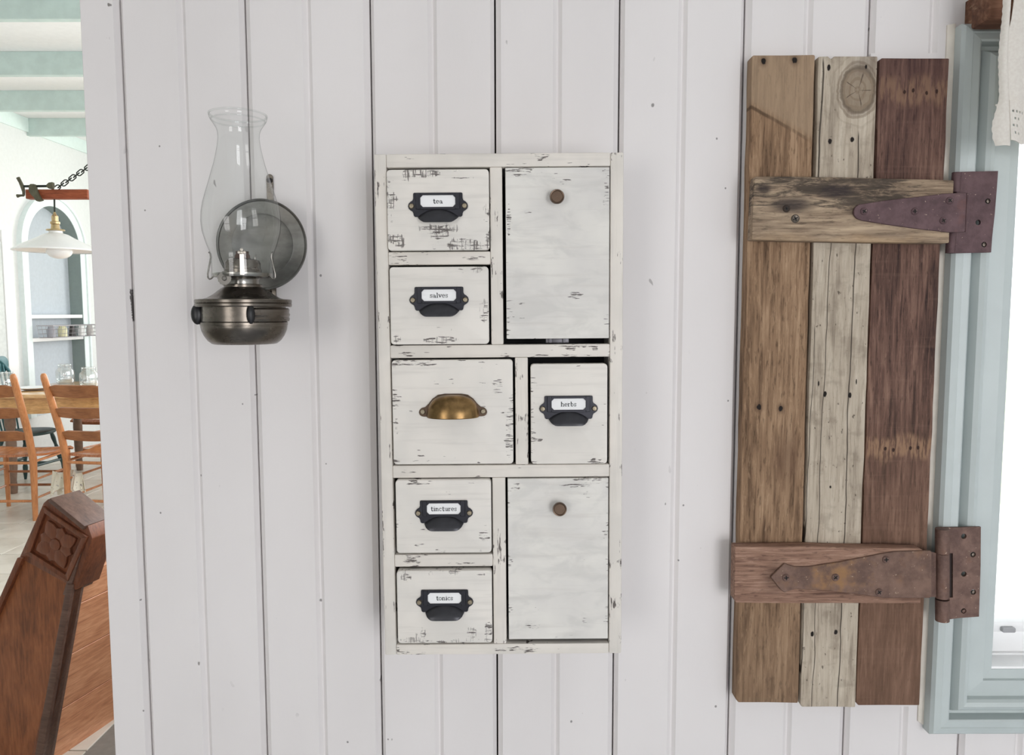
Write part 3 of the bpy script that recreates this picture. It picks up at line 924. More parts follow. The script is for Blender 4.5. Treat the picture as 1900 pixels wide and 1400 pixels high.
# dome-shaped flame spreader and wick tube
b = B().lathe([(LR(33), LZ(512)), (LR(33), LZ(500)), (LR(31.5), LZ(498)), (LR(31.5), LZ(488)), (LR(29), LZ(483)), (LR(20), LZ(480)), (LR(13), LZ(479))], 40, c0)
b.obj('burner_drum', M_PEWTER, lamp, smooth=.6)
b = B().lathe([(LR(14), LZ(480)), (LR(13.5), LZ(474)), (LR(10), LZ(468)), (LR(5), LZ(464.5)), (LR(2), LZ(464)), (LR(2), LZ(466)), (LR(8), LZ(470)), (LR(11.5), LZ(476)), (LR(12), LZ(480))], 28, c0, closed=True)
b.obj('flame_spreader', M_SOOT, lamp, smooth=.6)
b = B()
b.box(LX-.007, LX+.007, LAX_Y-.0022, LAX_Y+.0022, zc(200), LZ(466), .0004)
b.obj('wick', plain('scorched_wick', (70, 52, 46), .9), lamp)
# chimney
pf = [(514, 54.5), (500, 54), (476, 54.5), (468, 56), (458, 60), (445, 64), (430, 68), (412, 69.5), (395, 68.5), (378, 65.5), (358, 60), (340, 54.5), (324, 50), (305, 44.5), (290, 41), (272, 37.5), (257, 35.8), (247, 36.3), (240, 38.2), (233, 42), (226, 46.5), (221, 49.3), (217, 50.2), (213.5, 49.2)]
outer = [(LR(w), LZ(y)) for y, w in pf]
th = .0016
inner = [(max(r-th, .001), z) for r, z in outer]
b = B().lathe(outer, 72, c0)
# crimped bead round the mouth
b.lathe([(LR(49.3)+.0011*math.cos(2*math.pi*i/8), LZ(213.5)+.0011*math.sin(2*math.pi*i/8)) for i in range(8)], 72, c0, closed=True)
b.lathe([(LR(46.5)+.0008*math.cos(2*math.pi*i/8), LZ(224)+.0008*math.sin(2*math.pi*i/8)) for i in range(8)], 72, c0, closed=True)
b.obj('chimney', M_CHIM, lamp, smooth=.9)
# spring prongs that grip the chimney
def polar(r, a, z): return (LX + r*math.sin(a), LAX_Y - r*math.cos(a), z)
for a in (-80, 84, 18, 175):
    a = math.radians(a)
    R = rc(388)
    if abs(a - math.radians(18)) < .01:
        b = B()
        z0, z1 = LZ(512), LZ(475)
        for (w, za_, zb_) in ((.0022, z0, z1),):
            p = [polar(R, a-w/R, za_), polar(R, a+w/R, za_), polar(R, a+w/R, zb_), polar(R, a-w/R, zb_)]
            q = [polar(R+.0008, a-w/R, za_), polar(R+.0008, a+w/R, za_), polar(R+.0008, a+w/R, zb_), polar(R+.0008, a-w/R, zb_)]
            b.poly(p+q, [(0,1,2,3),(7,6,5,4),(0,4,5,1),(1,5,6,2),(2,6,7,3),(3,7,4,0)])
        cx_, cy_, cz_ = polar(R+.0006, a, LZ(472))
        for dx_, dz_ in ((0, 0), (.003, 0), (-.003, 0), (0, .003)):
            b.ball((cx_+dx_, cy_, cz_+dz_), .0019, .0008, .0019, 10, 6)
        b.obj('chimney_prong', plain('bright_prong', (206, 196, 186), .3, .8), lamp)
    else:
        pts = [polar(R-.002, a, LZ(511)), polar(R+.0018, a, LZ(517)), polar(R+.0035, a, LZ(518)), polar(R+.0052, a, LZ(515)), polar(R+.0052, a, LZ(508)), polar(R+.003, a, LZ(492)), polar(R+.0012, a, LZ(478)), polar(R+.0016, a, LZ(471)), polar(R+.0034, a, LZ(468))]
        B().tube(pts, .0010, 8).obj('chimney_prong', M_NICKEL, lamp)
# thumb wheel on its spindle
wx, wz = P(417, 516, LAX_Y-.03).x, P(417, 516, LAX_Y-.03).z
wy = LAX_Y - .031
b = B()
n_ = 28
ol = [(wx + (.0078+.0004*(-1)**i)*math.cos(2*math.pi*i/n_), wz + (.0078+.0004*(-1)**i)*math.sin(2*math.pi*i/n_)) for i in range(n_)]
b.prism(ol, wy, wy+.0016, .0003, 1)
b.lathe([(.0001, -.0016), (.002, -.0012), (.003, 0)], 16, (wx, wy, wz), axis='Y')
b.tube([(wx, wy+.001, wz), (LX, LAX_Y-.012, zc(275))], .0013, 8)
b.obj('wick_wheel', plain('worn_nickel', (120, 117, 112), .5, .9, var=.2), lamp)
# reflector dish
RY = -0.030
rcn = P(487, 454, RY)
RR = 82.5*.97/1415
b = B().lathe([(0.0003, -.002), (RR*.35, -.0024), (RR*.66, -.0036), (RR*.68, -.0042), (RR*.70, -.0040), (RR*.94, -.0062), (RR*.955, -.0082), (RR*.985, -.0092), (RR, -.0085), (RR, -.0065), (RR*.95, -.0068), (RR*.6, -.002), (0.0003, 0)], 72, (rcn.x, RY+.004, rcn.z), axis='Y')
b.obj('reflector', M_TINREF, lamp, smooth=.5)
# flat wall strip with keyhole top, and the arm that carries the ring
b = B()
sx_ = P(499, 340, -.006).x
zt_, zb_ = P(499, 322, -.006).z, P(510, 575, -.006).z
b.prism(rrect(sx_-.0042, sx_+.0042, zb_, zt_, .0041, 6), -.0002, -.003, .0004, 1)
b.obj('wall_strip', M_PEWTER, lamp)
b = B().lathe([(.0002, -.0042), (.0028, -.0036), (.0036, -.001), (.0036, 0)], 16, (sx_, -.003, zt_-.008), axis='Y')
b.box(sx_-.0026, sx_+.0026, -.0078, -.0068, zt_-.0084, zt_-.0076)
b.obj('mounting_screw', M_DARKSLOT, lamp)
b = B()
b.tube([(sx_, -.003, P(499, 500, -.01).z), (sx_, -.012, P(499, 480, -.01).z), (rcn.x, -.024, rcn.z)], .003, 10)
b.obj('reflector_stem', M_PEWTER, lamp)
b = B()
b.tube([(sx_, -.003, zc(760)), (sx_-.006, -.03, zc(760)), (LX+.006, LAX_Y+.05, zc(760))], .0036, 10)
b.obj('bracket_arm', M_PEWTER, lamp)
b = B()
b.tube([(sx_-.004, -.006, zc(400)), (sx_-.008, -.014, zc(520)), (sx_-.008, -.02, zc(700))], .0022, 8)
b.obj('bracket_brace', M_PEWTER, lamp)
# open ring of the bracket, black tips at its two ends
R0, R1 = rc(545), rc(582)
a_r, a_l = math.radians(-90+27), math.radians(-90-72+360)
pr = [(R0, zc(846)), (R1, zc(848)), (R1+.0008, zc(815)), (R1-.0002, zc(790)), (R1+.0012, zc(760)), (R1, zc(725)), (R1+.0006, zc(690)), (R1-.0006, zc(668)), (R0, zc(668))]
B().lathe(pr, 56, c0, a0=a_r, a1=a_l, closed=True).obj('bracket_ring', M_PEWTER, lamp, smooth=.5)
for a in (a_r, a_l):
    b = B()
    q = (LX + (R1+.0004)*math.cos(a), LAX_Y + (R1+.0004)*math.sin(a), zc(750))
    b.ball(q, .0072 if a == a_l else .0046, .005, .0118 if a == a_l else .0108, 18, 12)
    b.obj('ring_tip', M_BLACKTIP, lamp, smooth=1.0)

# ================================================================== BARN-WOOD SHUTTER
SB = -0.002          # back of the boards
ST = -0.024          # face of the boards
BT = -0.043          # face of the battens
def S(px, py, y=ST):
    q = P(px, py, y); return q.x, q.z
def quad(*pp, y=ST): return [S(px, py, y) for px, py in pp]
def jag(p, n, amp, rnd):
    """roughen a polygon's long sides slightly"""
    out = []
    for i in range(len(p)):
        a, b_ = Vector(p[i]), Vector(p[(i+1) % len(p)])
        L = (b_-a).length
        m = max(1, int(n*L/.85))
        T = (b_-a)/max(L, 1e-6); N = Vector((-T.y, T.x))
        for k in range(m):
            q = a + (b_-a)*(k/m)
            if k: q = q + N*rnd.uniform(-amp, amp)
            out.append((q.x, q.y))
    return out

def nails(g, c, lst, col_=(28, 22, 20), halo=None):
    X, Y, Z = g.xyz()
    wob = g.noise(g.map((300, 300, 300)), 1.0, 2)
    for (x, z, rx, rz) in lst:
        dd = g.math('ADD', g.spot(X, x, rx, Z, z, rz), g.math('MULTIPLY', wob, .7))
        if halo: c = g.mix(g.math('MULTIPLY', g.step(dd, 2.9, 1.0), .55), c, C(*halo))
        c = g.mix(g.step(dd, 1.45, 1.05), c, C(*col_))
    return c

# pixel centre of each board, to turn marks seen on it into board coordinates
def local(bo, px, py):
    x, z = S(px, py)
    return x - bo[0], z - bo[1]
def center(pts):
    xs = [p[0] for p in pts]; zs = [p[1] for p in pts]
    return ((min(xs)+max(xs))/2, (min(zs)+max(zs))/2)

shutter = thing('barn_wood_shutter', (S(1540, 1310)[0], ST, S(1540, 1310)[1]), 'weathered three-board barn wood shutter with two battens on the white wall', 'shutter')
rnd = random.Random(4)
q1 = quad((1396, 103), (1400, 101.5), (1512.5, 100.5), (1513.5, 103), (1481.5, 1305), (1371, 1304), (1366, 1298))
q2 = quad((1519, 104.5), (1537, 104), (1543, 110), (1548, 104), (1629, 104), (1587.5, 1312), (1488, 1311.5), (1485.5, 1306))
q3 = quad((1635, 109), (1640, 105.5), (1765, 106), (1709, 1311), (1595, 1311), (1591, 1305))
c1, c2, c3 = center(q1), center(q2), center(q3)
def ex1(g, c):
    X, Y, Z = g.xyz()
    w = g.noise(g.map((20, 20, 5)), 1.0, 3)
    # greyed top end, above a slanting old saw line
    x0, z0 = local(c1, 1400, 200); x1, z1 = local(c1, 1506, 262)
    ln = g.math('SUBTRACT', Z, g.math('ADD', z0, g.math('MULTIPLY', g.math('SUBTRACT', X, x0), (z1-z0)/(x1-x0))))
    ln = g.math('ADD', ln, g.math('MULTIPLY', g.math('SUBTRACT', w, .5), .006))
    c = g.mix(g.math('MULTIPLY', g.step(ln, -.004, .012), .6), c, C(150, 130, 108))
    c = g.mix(g.mul(g.step(g.math('ABSOLUTE', ln), .0035, .001), g.step(X, .042, .02), g.step(w, .3, .6), .75), c, C(66, 50, 36))
    kx, kz = local(c1, 1462, 848)
    c = g.mix(g.math('MULTIPLY', g.step(g.math('ADD', g.spot(X, kx, .022, Z, kz, .045), g.math('MULTIPLY', w, .8)), 1.7, .5), .6), c, C(84, 60, 46))
    lx, lz = local(c1, 1395, 480)
    c = g.mix(g.math('MULTIPLY', g.step(w, .6, .75), .3), c, C(108, 82, 58))
    bx, bz = local(c1, 1420, 1240)
    c = g.mix(g.math('MULTIPLY', g.step(Z, bz+.15, bz-.03), .35), c, C(112, 92, 74))
    return nails(g, c, [local(c1, 1417, 113)+(.0032, .0040), local(c1, 1475, 111)+(.0034, .0042), local(c1, 1409, 755)+(.0032, .0042), local(c1, 1449, 758)+(.003, .004)], halo=(74, 54, 40))
def ex2(g, c):
    X, Y, Z = g.xyz()
    w = g.noise(g.map((10, 10, 7)), 1.0, 3)
    w2 = g.noise(g.map((40, 40, 60), (1, 2, 3)), 1.0, 4)
    c = g.mix(g.math('MULTIPLY', g.step(w2, .52, .7), .35), c, C(120, 108, 94))
    sp = g.noise(g.map((200, 200, 120)), 1.0, 2)
    c = g.mix(g.math('MULTIPLY', g.step(sp, .68, .74), .75), c, C(64, 54, 46))
    # long drying cracks
    for (px, amp, wd, pa, pb) in ((1577, .014, .0010, 240, 1312), (1523, .010, .0014, 104, 340), (1530, .012, .0007, 340, 1312), (1508, .01, .0006, 600, 1312)):
        pm = 230 if pb < 400 else 700
        x, z = local(c2, px, pm)
        za_, zb_ = local(c2, px, pb)[1], local(c2, px, pa)[1]
        slope = (local(c2, px-24, pm+600)[0] - x) / (local(c2, px-24, pm+600)[1] - z)
        xc = g.math('ADD', x, g.math('MULTIPLY', g.math('SUBTRACT', Z, z), slope))
        dd = g.math('ADD', g.math('SUBTRACT', X, xc), g.math('MULTIPLY', g.math('SUBTRACT', w, .5), amp))
        c = g.mix(g.mul(g.step(g.math('ABSOLUTE', dd), wd, wd*.4), g.step(Z, zb_, zb_-.01), g.step(Z, za_-.005, za_), .9), c, C(48, 40, 34))
    # big round knot with rings
    kx, kz = local(c2, 1592, 167)
    dd = g.math('ADD', g.spot(X, kx, .0185, Z, kz, .0245), g.math('MULTIPLY', g.math('SUBTRACT', w2, .5), .55))
    ring = g.math('SINE', g.math('MULTIPLY', dd, 15.0))
    c = g.mix(g.mul(g.step(dd, 2.1, 1.2), g.step(ring, .2, .9), .55), c, C(104, 88, 72))
    c = g.mix(g.math('MULTIPLY', g.step(dd, 1.12, 1.0), .75), c, C(122, 106, 88))
    c = g.mix(g.mul(g.step(dd, 1.35, 1.12), g.step(dd, .96, 1.08), .8), c, C(86, 72, 58))
    ang = g.math('ARCTAN2', g.math('SUBTRACT', Z, kz), g.math('SUBTRACT', X, kx))
    ray_ = g.math('ABSOLUTE', g.math('SINE', g.math('MULTIPLY', g.math('ADD', ang, g.math('MULTIPLY', w, 2.6)), 2.5)))
    c = g.mix(g.mul(g.step(ray_, .16, .04), g.step(dd, .95, .75), .75), c, C(60, 48, 40))
    tx, tz = local(c2, 1612, 118)
    c = g.mix(g.math('MULTIPLY', g.step(g.math('ADD', g.spot(X, tx, .03, Z, tz, .02), w), 1.6, .6), .5), c, C(96, 84, 76))
    return nails(g, c, [local(c2, a, b_)+(.0027, .0034) for a, b_ in ((1540, 262), (1581, 259))] + [local(c2, a, b_)+(.0024, .0040) for a, b_ in ((1531, 731), (1577, 733), (1507, 1176), (1551, 1172))]
                 + [local(c2, 1519, 711)+(.0010, .0042), local(c2, 1589, 708)+(.0010, .0038), local(c2, 1541, 903)+(.0014, .002), local(c2, 1607, 124)+(.0015, .003), local(c2, 1538, 125)+(.0022, .004)])
def ex3(g, c):
    X, Y, Z = g.xyz()
    w = g.noise(g.map((24, 24, 14)), 1.0, 4)
    saw = g.noise(g.map((8, 8, 150), (0, 0, 0), (0, .25, 0)), 1.0, 2)
    c = g.mix(g.math('MULTIPLY', g.step(saw, .56, .72), .10), c, C(140, 112, 98))
    wf = g.noise(g.map((300, 300, 40), (4, 0, 1)), 1.0, 3, .6)
    # paler bands where rails once covered the board
    for pa, pb, amt in ((143, 190, .75), (812, 852, .8)):
        zt2, zb2_ = local(c3, 1690, pa)[1], local(c3, 1690, pb)[1]
        zz = g.math('ADD', Z, g.math('MULTIPLY', g.math('SUBTRACT', w, .5), .05))
        c = g.mix(g.mul(g.step(zz, zb2_-.007, zb2_+.006), g.step(zz, zt2+.007, zt2-.006), amt, g.step(wf, .38, .58)), c, C(146, 116, 92))
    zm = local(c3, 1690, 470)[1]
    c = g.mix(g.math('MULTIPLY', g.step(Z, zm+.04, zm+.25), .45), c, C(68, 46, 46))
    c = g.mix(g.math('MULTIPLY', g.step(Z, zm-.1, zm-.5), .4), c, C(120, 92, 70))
    return nails(g, c, [local(c3, a, b_)+(.002, .0028) for a, b_ in ((1681, 169), (1697, 166), (1722, 171), (1741, 168), (1645, 833), (1660, 835), (1692, 832), (1706, 831))], col_=(50, 34, 28))
M_BO1 = wood('tan_barn_board', (76, 57, 42), (129, 103, 80), (166, 139, 112), 'Z', 1.0, contrast=(.34, .5, .68), extra=ex1, flecks=.5, bump=.8, seed=1.3)
M_BO2 = wood('grey_barn_board', (116, 104, 91), (166, 154, 138), (192, 182, 166), 'Z', .9, extra=ex2, flecks=.22, bump=.5, seed=4.1)
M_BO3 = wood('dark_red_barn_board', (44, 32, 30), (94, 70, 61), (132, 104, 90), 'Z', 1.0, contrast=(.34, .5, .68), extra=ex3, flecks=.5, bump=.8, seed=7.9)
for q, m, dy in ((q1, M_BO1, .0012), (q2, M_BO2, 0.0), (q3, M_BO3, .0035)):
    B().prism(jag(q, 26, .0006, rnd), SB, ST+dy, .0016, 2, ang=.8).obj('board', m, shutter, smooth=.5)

def exb1(g, c):
    X, Y, Z = g.xyz()
    w = g.noise(g.map((26, 30, 150), (2, 0, 5)), 1.0, 6, .75, .6)
    w2 = g.noise(g.map((9, 20, 22), (5, 1, 1)), 1.0, 4, .6)
    lower = g.step(Z, -.022, .012)
    c = g.mix(g.mul(g.step(g.math('ADD', w, g.math('MULTIPLY', g.math('SUBTRACT', w2, .5), .8)), .44, .62), g.math('ADD', .25, g.math('MULTIPLY', lower, .6))), c, C(52, 46, 42))
    for px, py, rx, rz in ((1418, 351, .010, .007), (1552, 355, .026, .011), (1470, 380, .03, .012)):
        x, z = P(px, py, BT).x-cb1[0], P(px, py, BT).z-cb1[1]
        c = g.mix(g.math('MULTIPLY', g.step(g.math('ADD', g.spot(X, x, rx, Z, z, rz), g.math('MULTIPLY', w, 1.2)), 1.75, .9), .8), c, C(44, 38, 40))
    c = g.mix(g.mul(g.step(Z, -.018, -.036), g.step(w2, .4, .6), .5), c, C(176, 148, 116))
    return c
def exb2(g, c):
    X, Y, Z = g.xyz()
    w2 = g.noise(g.map((9, 20, 22), (5, 1, 9)), 1.0, 4, .6)
    x, z = P(1438, 1070, BT).x-cb2[0], P(1438, 1070, BT).z-cb2[1]
    c = g.mix(g.math('MULTIPLY', g.step(g.math('ADD', g.spot(X, x, .022, Z, z, .03), w2), 1.7, .8), .5), c, C(72, 54, 46))
    return c
b1 = [S(*p, BT) for p in ((1402, 327), (1560, 328.5), (1770, 334), (1770.5, 337), (1769, 362), (1763, 408), (1761.5, 450.5), (1600, 449), (1395, 444.5), (1397, 390), (1400, 336))]
b2 = [S(*p, BT) for p in ((1364, 1014), (1500, 1013), (1560, 1015), (1706, 1017), (1713, 1020), (1712, 1040), (1708.5, 1119.5), (1500, 1119), (1366, 1118), (1362.5, 1112))]
cb1, cb2 = center(b1), center(b2)
M_BA1 = wood('mouldy_grey_batten', (76, 63, 52), (130, 112, 94), (174, 154, 130), 'X', .9, contrast=(.34, .5, .68), extra=exb1, flecks=.5, bump=.8, seed=2.7)
M_BA2 = wood('brown_batten', (88, 64, 54), (134, 104, 88), (172, 142, 124), 'X', 1.1, contrast=(.34, .5, .68), extra=exb2, flecks=.5, bump=.8, seed=9.2)
ba1 = B().prism(jag(b1, 22, .0004, rnd), ST+.0002, BT, .0014, 2, ang=.8).obj('batten', M_BA1, shutter, smooth=.5)
ba2 = B().prism(jag(b2, 22, .0004, rnd), ST+.0002, BT, .0014, 2, ang=.8).obj('batten', M_BA2, shutter, smooth=.5)

def screw(parent, px, py, y, m, r=.0052):
    q = P(px, py, y)
    b = B().lathe([(.0001, -.0010), (r*.55, -.0010), (r*.8, -.0014), (r, -.0006), (r, .0004)], 20, (q.x, y, q.z), axis='Y')
    o = b.obj('screw', m, parent)
    b = B()
    a = random.uniform(0, 1.5)
    for k_ in (0, 1):
        t_ = a + k_*math.pi/2
        dx, dz = math.cos(t_), math.sin(t_)
        L_, w_ = r*.56, r*.13
        b.prism([(q.x+dx*L_-dz*w_, q.z+dz*L_+dx*w_), (q.x+dx*L_+dz*w_, q.z+dz*L_-dx*w_), (q.x-dx*L_+dz*w_, q.z-dz*L_-dx*w_), (q.x-dx*L_-dz*w_, q.z-dz*L_+dx*w_)], y-.0012, y-.0017)
    b.obj('screw_cross', M_DARKSLOT, o)
M_OLDSCREW = plain('dull_screw', (92, 84, 76), .4, .8)
screw(ba1, 1475.5, 405.5, BT, M_OLDSCREW)
screw(ba1, 1459, 387, BT, plain('rusty_nail', (58, 48, 42), .7, .4), .0045)

# ================================================================== STRAP HINGES
def rust(name, a, b_, spot_col, amt, seed, blotch=None):
    g = G(name)
    X, Y, Z = g.xyz()
    n = g.noise(g.map((40, 40, 40), (seed, 0, seed)), 1.0, 6, .7)
    c = g.mix(g.step(n, .32, .68), C(*a), C(*b_))
    n2 = g.noise(g.map((22, 22, 22), (seed*2, 1, seed)), 1.0, 4, .6)
    c = g.mix(g.math('MULTIPLY', g.step(n2, .55, .72), amt), c, C(*spot_col))
    sp = g.noise(g.map((260, 260, 260), (seed, 0, 0)), 1.0, 2)
    c = g.mix(g.math('MULTIPLY', g.step(sp, .70, .75), .6), c, C(190, 170, 150))
    if blotch:
        bx, bz, rx, rz, bc = blotch
        nb = g.noise(g.map((90, 90, 90)), 1.0, 4)
        c = g.mix(g.mul(g.step(g.math('ADD', g.spot(X, bx, rx, Z, bz, rz), g.math('MULTIPLY', nb, 2.4)), 2.4, 1.1), g.step(n, .35, .6), .75), c, C(*bc))
    g.bump(n, .5, .0015)
    return g.fin(c, .62, .25, .35)
M_RUST1 = rust('purple_brown_rusted_iron', (76, 58, 61), (98, 77, 79), (110, 74, 66), .5, 1.0)
M_RUST2 = rust('brown_rusted_iron', (86, 66, 60), (118, 94, 84), (134, 92, 66), .5, 4.0)
M_RUST2S = rust('ochre_rusted_iron', (88, 68, 60), (116, 92, 80), (124, 90, 64), .5, 6.0, (-.022, 0, .045, .028, (140, 104, 64)))
HP = BT - .0035      # strap face
CF = -.0235          # casing face
PL = CF - .0032      # butt plate face
# upper hinge
h1 = thing('strap_hinge', tuple(P(1800, 400, PL)), 'purple-brown rusted iron strap hinge on the upper shutter batten', 'hinge', 'shutter hinges')
st = [S(*p, HP) for p in ((1584, 392), (1587, 384), (1594, 379), (1640, 372), (1700, 365), (1750, 359), (1793, 357), (1794, 360), (1791.5, 428), (1790, 430.5), (1762, 431), (1700, 424), (1650, 417), (1600, 409), (1590, 405), (1585, 399))]
s1 = B().prism(st, BT-.0003, HP, .0007, 1).obj('strap', M_RUST1, h1)
for p in ((1603, 392), (1697, 392), (1762, 372), (1750, 409)): screw(s1, *p, HP, M_RUST1, .0046)
# raised fold where the strap wraps its pin
a_, b__ = P(1795, 358, HP), P(1792, 430, HP)
B().tube([(a_.x+.0005, HP+.0005, a_.z), (b__.x+.0005, HP+.0005, b__.z)], .0016, 10).obj('strap_edge', M_RUST1, s1)
def plate(parent, poly, holes, m, hole_r, y=PL, back=CF+.0005):
    """butt plate with round screw holes cut through"""
    b = B()
    from mathutils.geometry import tessellate_polygon
    outer_ = [Vector((x, z, 0)) for x, z in poly]
    loops = [outer_] + [[Vector((x, z, 0)) for x, z in circ(hx, hz, hole_r, 14)][::-1] for hx, hz in holes]
    flat = [v for l in loops for v in l]
    tris = tessellate_polygon(loops)
    fr = [b.bm.verts.new((v.x, y, v.y)) for v in flat]
    bk = [b.bm.verts.new((v.x, back, v.y)) for v in flat]
    for t_ in tris:
        try: b.bm.faces.new([fr[i] for i in t_]); b.bm.faces.new([bk[i] for i in t_][::-1])
        except ValueError: pass
    i0 = 0
    for l in loops:
        n = len(l)
        for i in range(n):
            b.bm.faces.new([fr[i0+i], fr[i0+(i+1) % n], bk[i0+(i+1) % n], bk[i0+i]])
        i0 += n
    return b.obj('butt_plate', m, parent, smooth=.4)
pp = [S(*p, PL) for p in ((1781, 318.5), (1852, 317), (1850, 345), (1846, 395), (1841, 440), (1839, 468), (1770, 469.5), (1767, 467), (1769, 446), (1778, 322))]
hl = [S(1833, 373, PL), S(1815, 412.5, PL), S(1826, 453.5, PL)]
plate(h1, pp, hl, M_RUST1, .0034)
# the pin barrel under the strap, along the plate's shutter-side edge
for (ya, yb2) in ((319, 356), (431, 469)):
    A, Z_ = P(1779 - (ya-319)*.085, ya, PL), P(1779 - (yb2-319)*.085, yb2, PL)
    B().tube([(A.x, PL+.0045-.0005, A.z), (Z_.x, PL+.0045-.0005, Z_.z)], .0058, 14).obj('knuckle', M_RUST1, h1)
A, Z_ = P(1776, 358, PL), P(1771, 430, PL)
B().tube([(A.x, PL+.003, A.z), (Z_.x, PL+.003, Z_.z)], .0056, 14).obj('knuckle', M_RUST1, h1)
# lower hinge
h2 = thing('strap_hinge', tuple(P(1780, 1065, PL)), 'brown rusted iron strap hinge with arrow tip on the lower shutter batten', 'hinge', 'shutter hinges')
st = [S(*p, HP) for p in ((1430, 1070), (1456, 1044.5), (1464, 1048), (1476, 1051), (1500, 1051), (1560, 1042), (1641, 1026), (1660, 1023), (1726, 1021), (1729, 1024), (1729, 1106), (1726, 1109), (1641, 1109), (1600, 1103), (1540, 1096), (1476, 1092), (1464, 1096), (1456, 1099), (1448, 1093))]
s2 = B().prism(st, BT-.0003, HP, .0007, 1).obj('strap', M_RUST2S, h2)
for p in ((1458.5, 1071), (1550, 1070.5), (1644, 1037.5), (1631, 1098)): screw(s2, *p, HP, M_RUST2, .0050)
# strap bends back to the barrel
A, Z_ = P(1727, 1023, HP), P(1727, 1107, HP)
E, F_ = P(1737, 1026, PL-.008), P(1737, 1107, PL-.008)
b = B()
v = [tuple(A), tuple(E), tuple(F_), tuple(Z_)]
v += [(x, y+.003, z) for x, y, z in v]
b.poly(v, [(0,1,2,3),(7,6,5,4),(0,4,5,1),(1,5,6,2),(2,6,7,3),(3,7,4,0)])
b.obj('strap_bend', M_RUST2, s2)
pp = [S(*p, PL) for p in ((1748, 978.5), (1784, 978), (1820, 977), (1819.5, 1050), (1816.5, 1143.5), (1780, 1146), (1750, 1150), (1750, 1109), (1768, 1108), (1768, 1026), (1750, 1026))]
hl = [S(*p, PL) for p in ((1788.5, 994.5), (1805.5, 1028.5), (1788.5, 1064.5), (1806, 1098), (1788, 1133))]
plate(h2, pp, hl, M_RUST2, .0036)
for (ya, yb2, xx) in ((979, 1024.5, 1746), (1109.5, 1149, 1746)):
    A, Z_ = P(xx, ya, PL), P(xx, yb2, PL)
    B().tube([(A.x, PL-.003, A.z), (Z_.x, PL-.003, Z_.z)], .0085, 18).obj('knuckle', M_RUST2, h2)
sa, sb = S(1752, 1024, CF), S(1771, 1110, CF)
B().box(sa[0], sb[0], CF-.0008, CF+.0004, sb[1], sa[1]).obj('slot_shade', plain('slot_shade_brown', (46, 36, 34), .8), h2)  # dark box standing in for the deep shade inside the hinge slot
A, Z_ = P(1748, 1026, PL-.004), P(1748, 1108, PL-.004)
B().tube([(A.x, PL-.004, A.z), (Z_.x, PL-.004, Z_.z)], .0086, 18).obj('knuckle', M_RUST2, h2)
for h_, hs in ((h1, ((1833, 373), (1826, 453.5))), (h2, ((1805.5, 1028.5), (1806, 1098), (1788, 1133)))):
    for p in hs:
        q = P(*p, CF)
        B().lathe([(.0001, -.0018), (.0026, -.0014), (.0029, .0002)], 14, (q.x, CF, q.z), axis='Y').obj('plate_screw', M_OLDSCREW if p[1] != 1133 else M_RUST2, h_)

# ================================================================== CURTAIN AND ITS WOODEN ROD
rod_y0, rod_y1 = -.030, -.066
ra = P(1833, 36, rod_y1); rb = P(1833, 0, rod_y1)
def exr(g, c):
    w = g.noise(g.map((12, 40, 120)), 1.0, 4, .7)
    return g.mix(g.math('MULTIPLY', g.step(w, .55, .7), .6), c, C(170, 140, 112))
M_ROD = wood('rough_brown_rod', (62, 42, 34), (104, 72, 56), (140, 106, 84), 'X', .8, extra=exr, bump=1.0, seed=5.5)
b = B().box(ra.x, WX1+.05, rod_y0, rod_y1, ra.z, ra.z+.055, .004)
b.box(ra.x+.01, ra.x+.03, -.001, rod_y0+.002, ra.z+.012, ra.z+.045)
tag(b.obj('curtain_rod', M_ROD), 'rough brown wooden curtain rod at the top right corner', 'curtain rod')

def mat_cloth():
    g = G('white_cotton')
    n = g.noise(g.map((300, 300, 300)), 1.0, 2)
    c = g.mix(g.step(n, .3, .7), C(217, 212, 205), C(224, 219, 212))
    g.t.nodes.remove(g.bsdf)
    d1 = g.n('ShaderNodeBsdfDiffuse'); d2 = g.n('ShaderNodeBsdfTranslucent'); mx = g.n('ShaderNodeMixShader')
    g.t.links.new(c, d1.inputs[0]); g.t.links.new(c, d2.inputs[0]); mx.inputs[0].default_value = .28
    g.t.links.new(d1.outputs[0], mx.inputs[1]); g.t.links.new(d2.outputs[0], mx.inputs[2]); g.t.links.new(mx.outputs[0], g.out.inputs[0])
    return g.m
M_CLOTH = mat_cloth()
CY = -.078
curtain = thing('curtain_valance', tuple(P(1870, 270, CY)), 'white cotton curtain valance with crocheted lace edge over the window', 'curtain')
xr = WX1 + .01
ztop = ra.z + .075
def edge_x(pts, z):
    for (xa, za_), (xb, zb_) in zip(pts, pts[1:]):
        if za_ >= z >= zb_: return xa + (xb-xa)*(za_-z)/max(za_-zb_, 1e-6)
    return pts[0][0] if z > pts[0][1] else pts[-1][0]
def pz(pp_): return [(P(x, y, CY).x, P(x, y, CY).z) for x, y in pp_]
mainL = [(P(1880, 0, CY).x, ztop)] + pz([(1879, 0), (1873, 40), (1866, 64), (1864, 100), (1863.5, 200), (1866, 262)])
hemL = [(P(1854, 0, CY).x, ztop)] + pz([(1854, 0), (1853.5, 40), (1851, 75), (1848.5, 110), (1848, 150), (1847, 185), (1840, 208), (1834, 228), (1832, 240), (1835, 262), (1842, 276)])
hemR = [(P(1867, 0, CY).x, ztop)] + pz([(1867, 0), (1865.5, 60), (1864.5, 120), (1864, 190), (1865, 255), (1866, 268)])
zlace = P(1870, 190, CY).z
def fold(x): return .007*math.sin((x-.6)*46.0) + .004*math.sin((x-.6)*103)
def zbot(x): return P(1880, 268, CY).z + .0035*abs(math.sin((x-.6)*70))
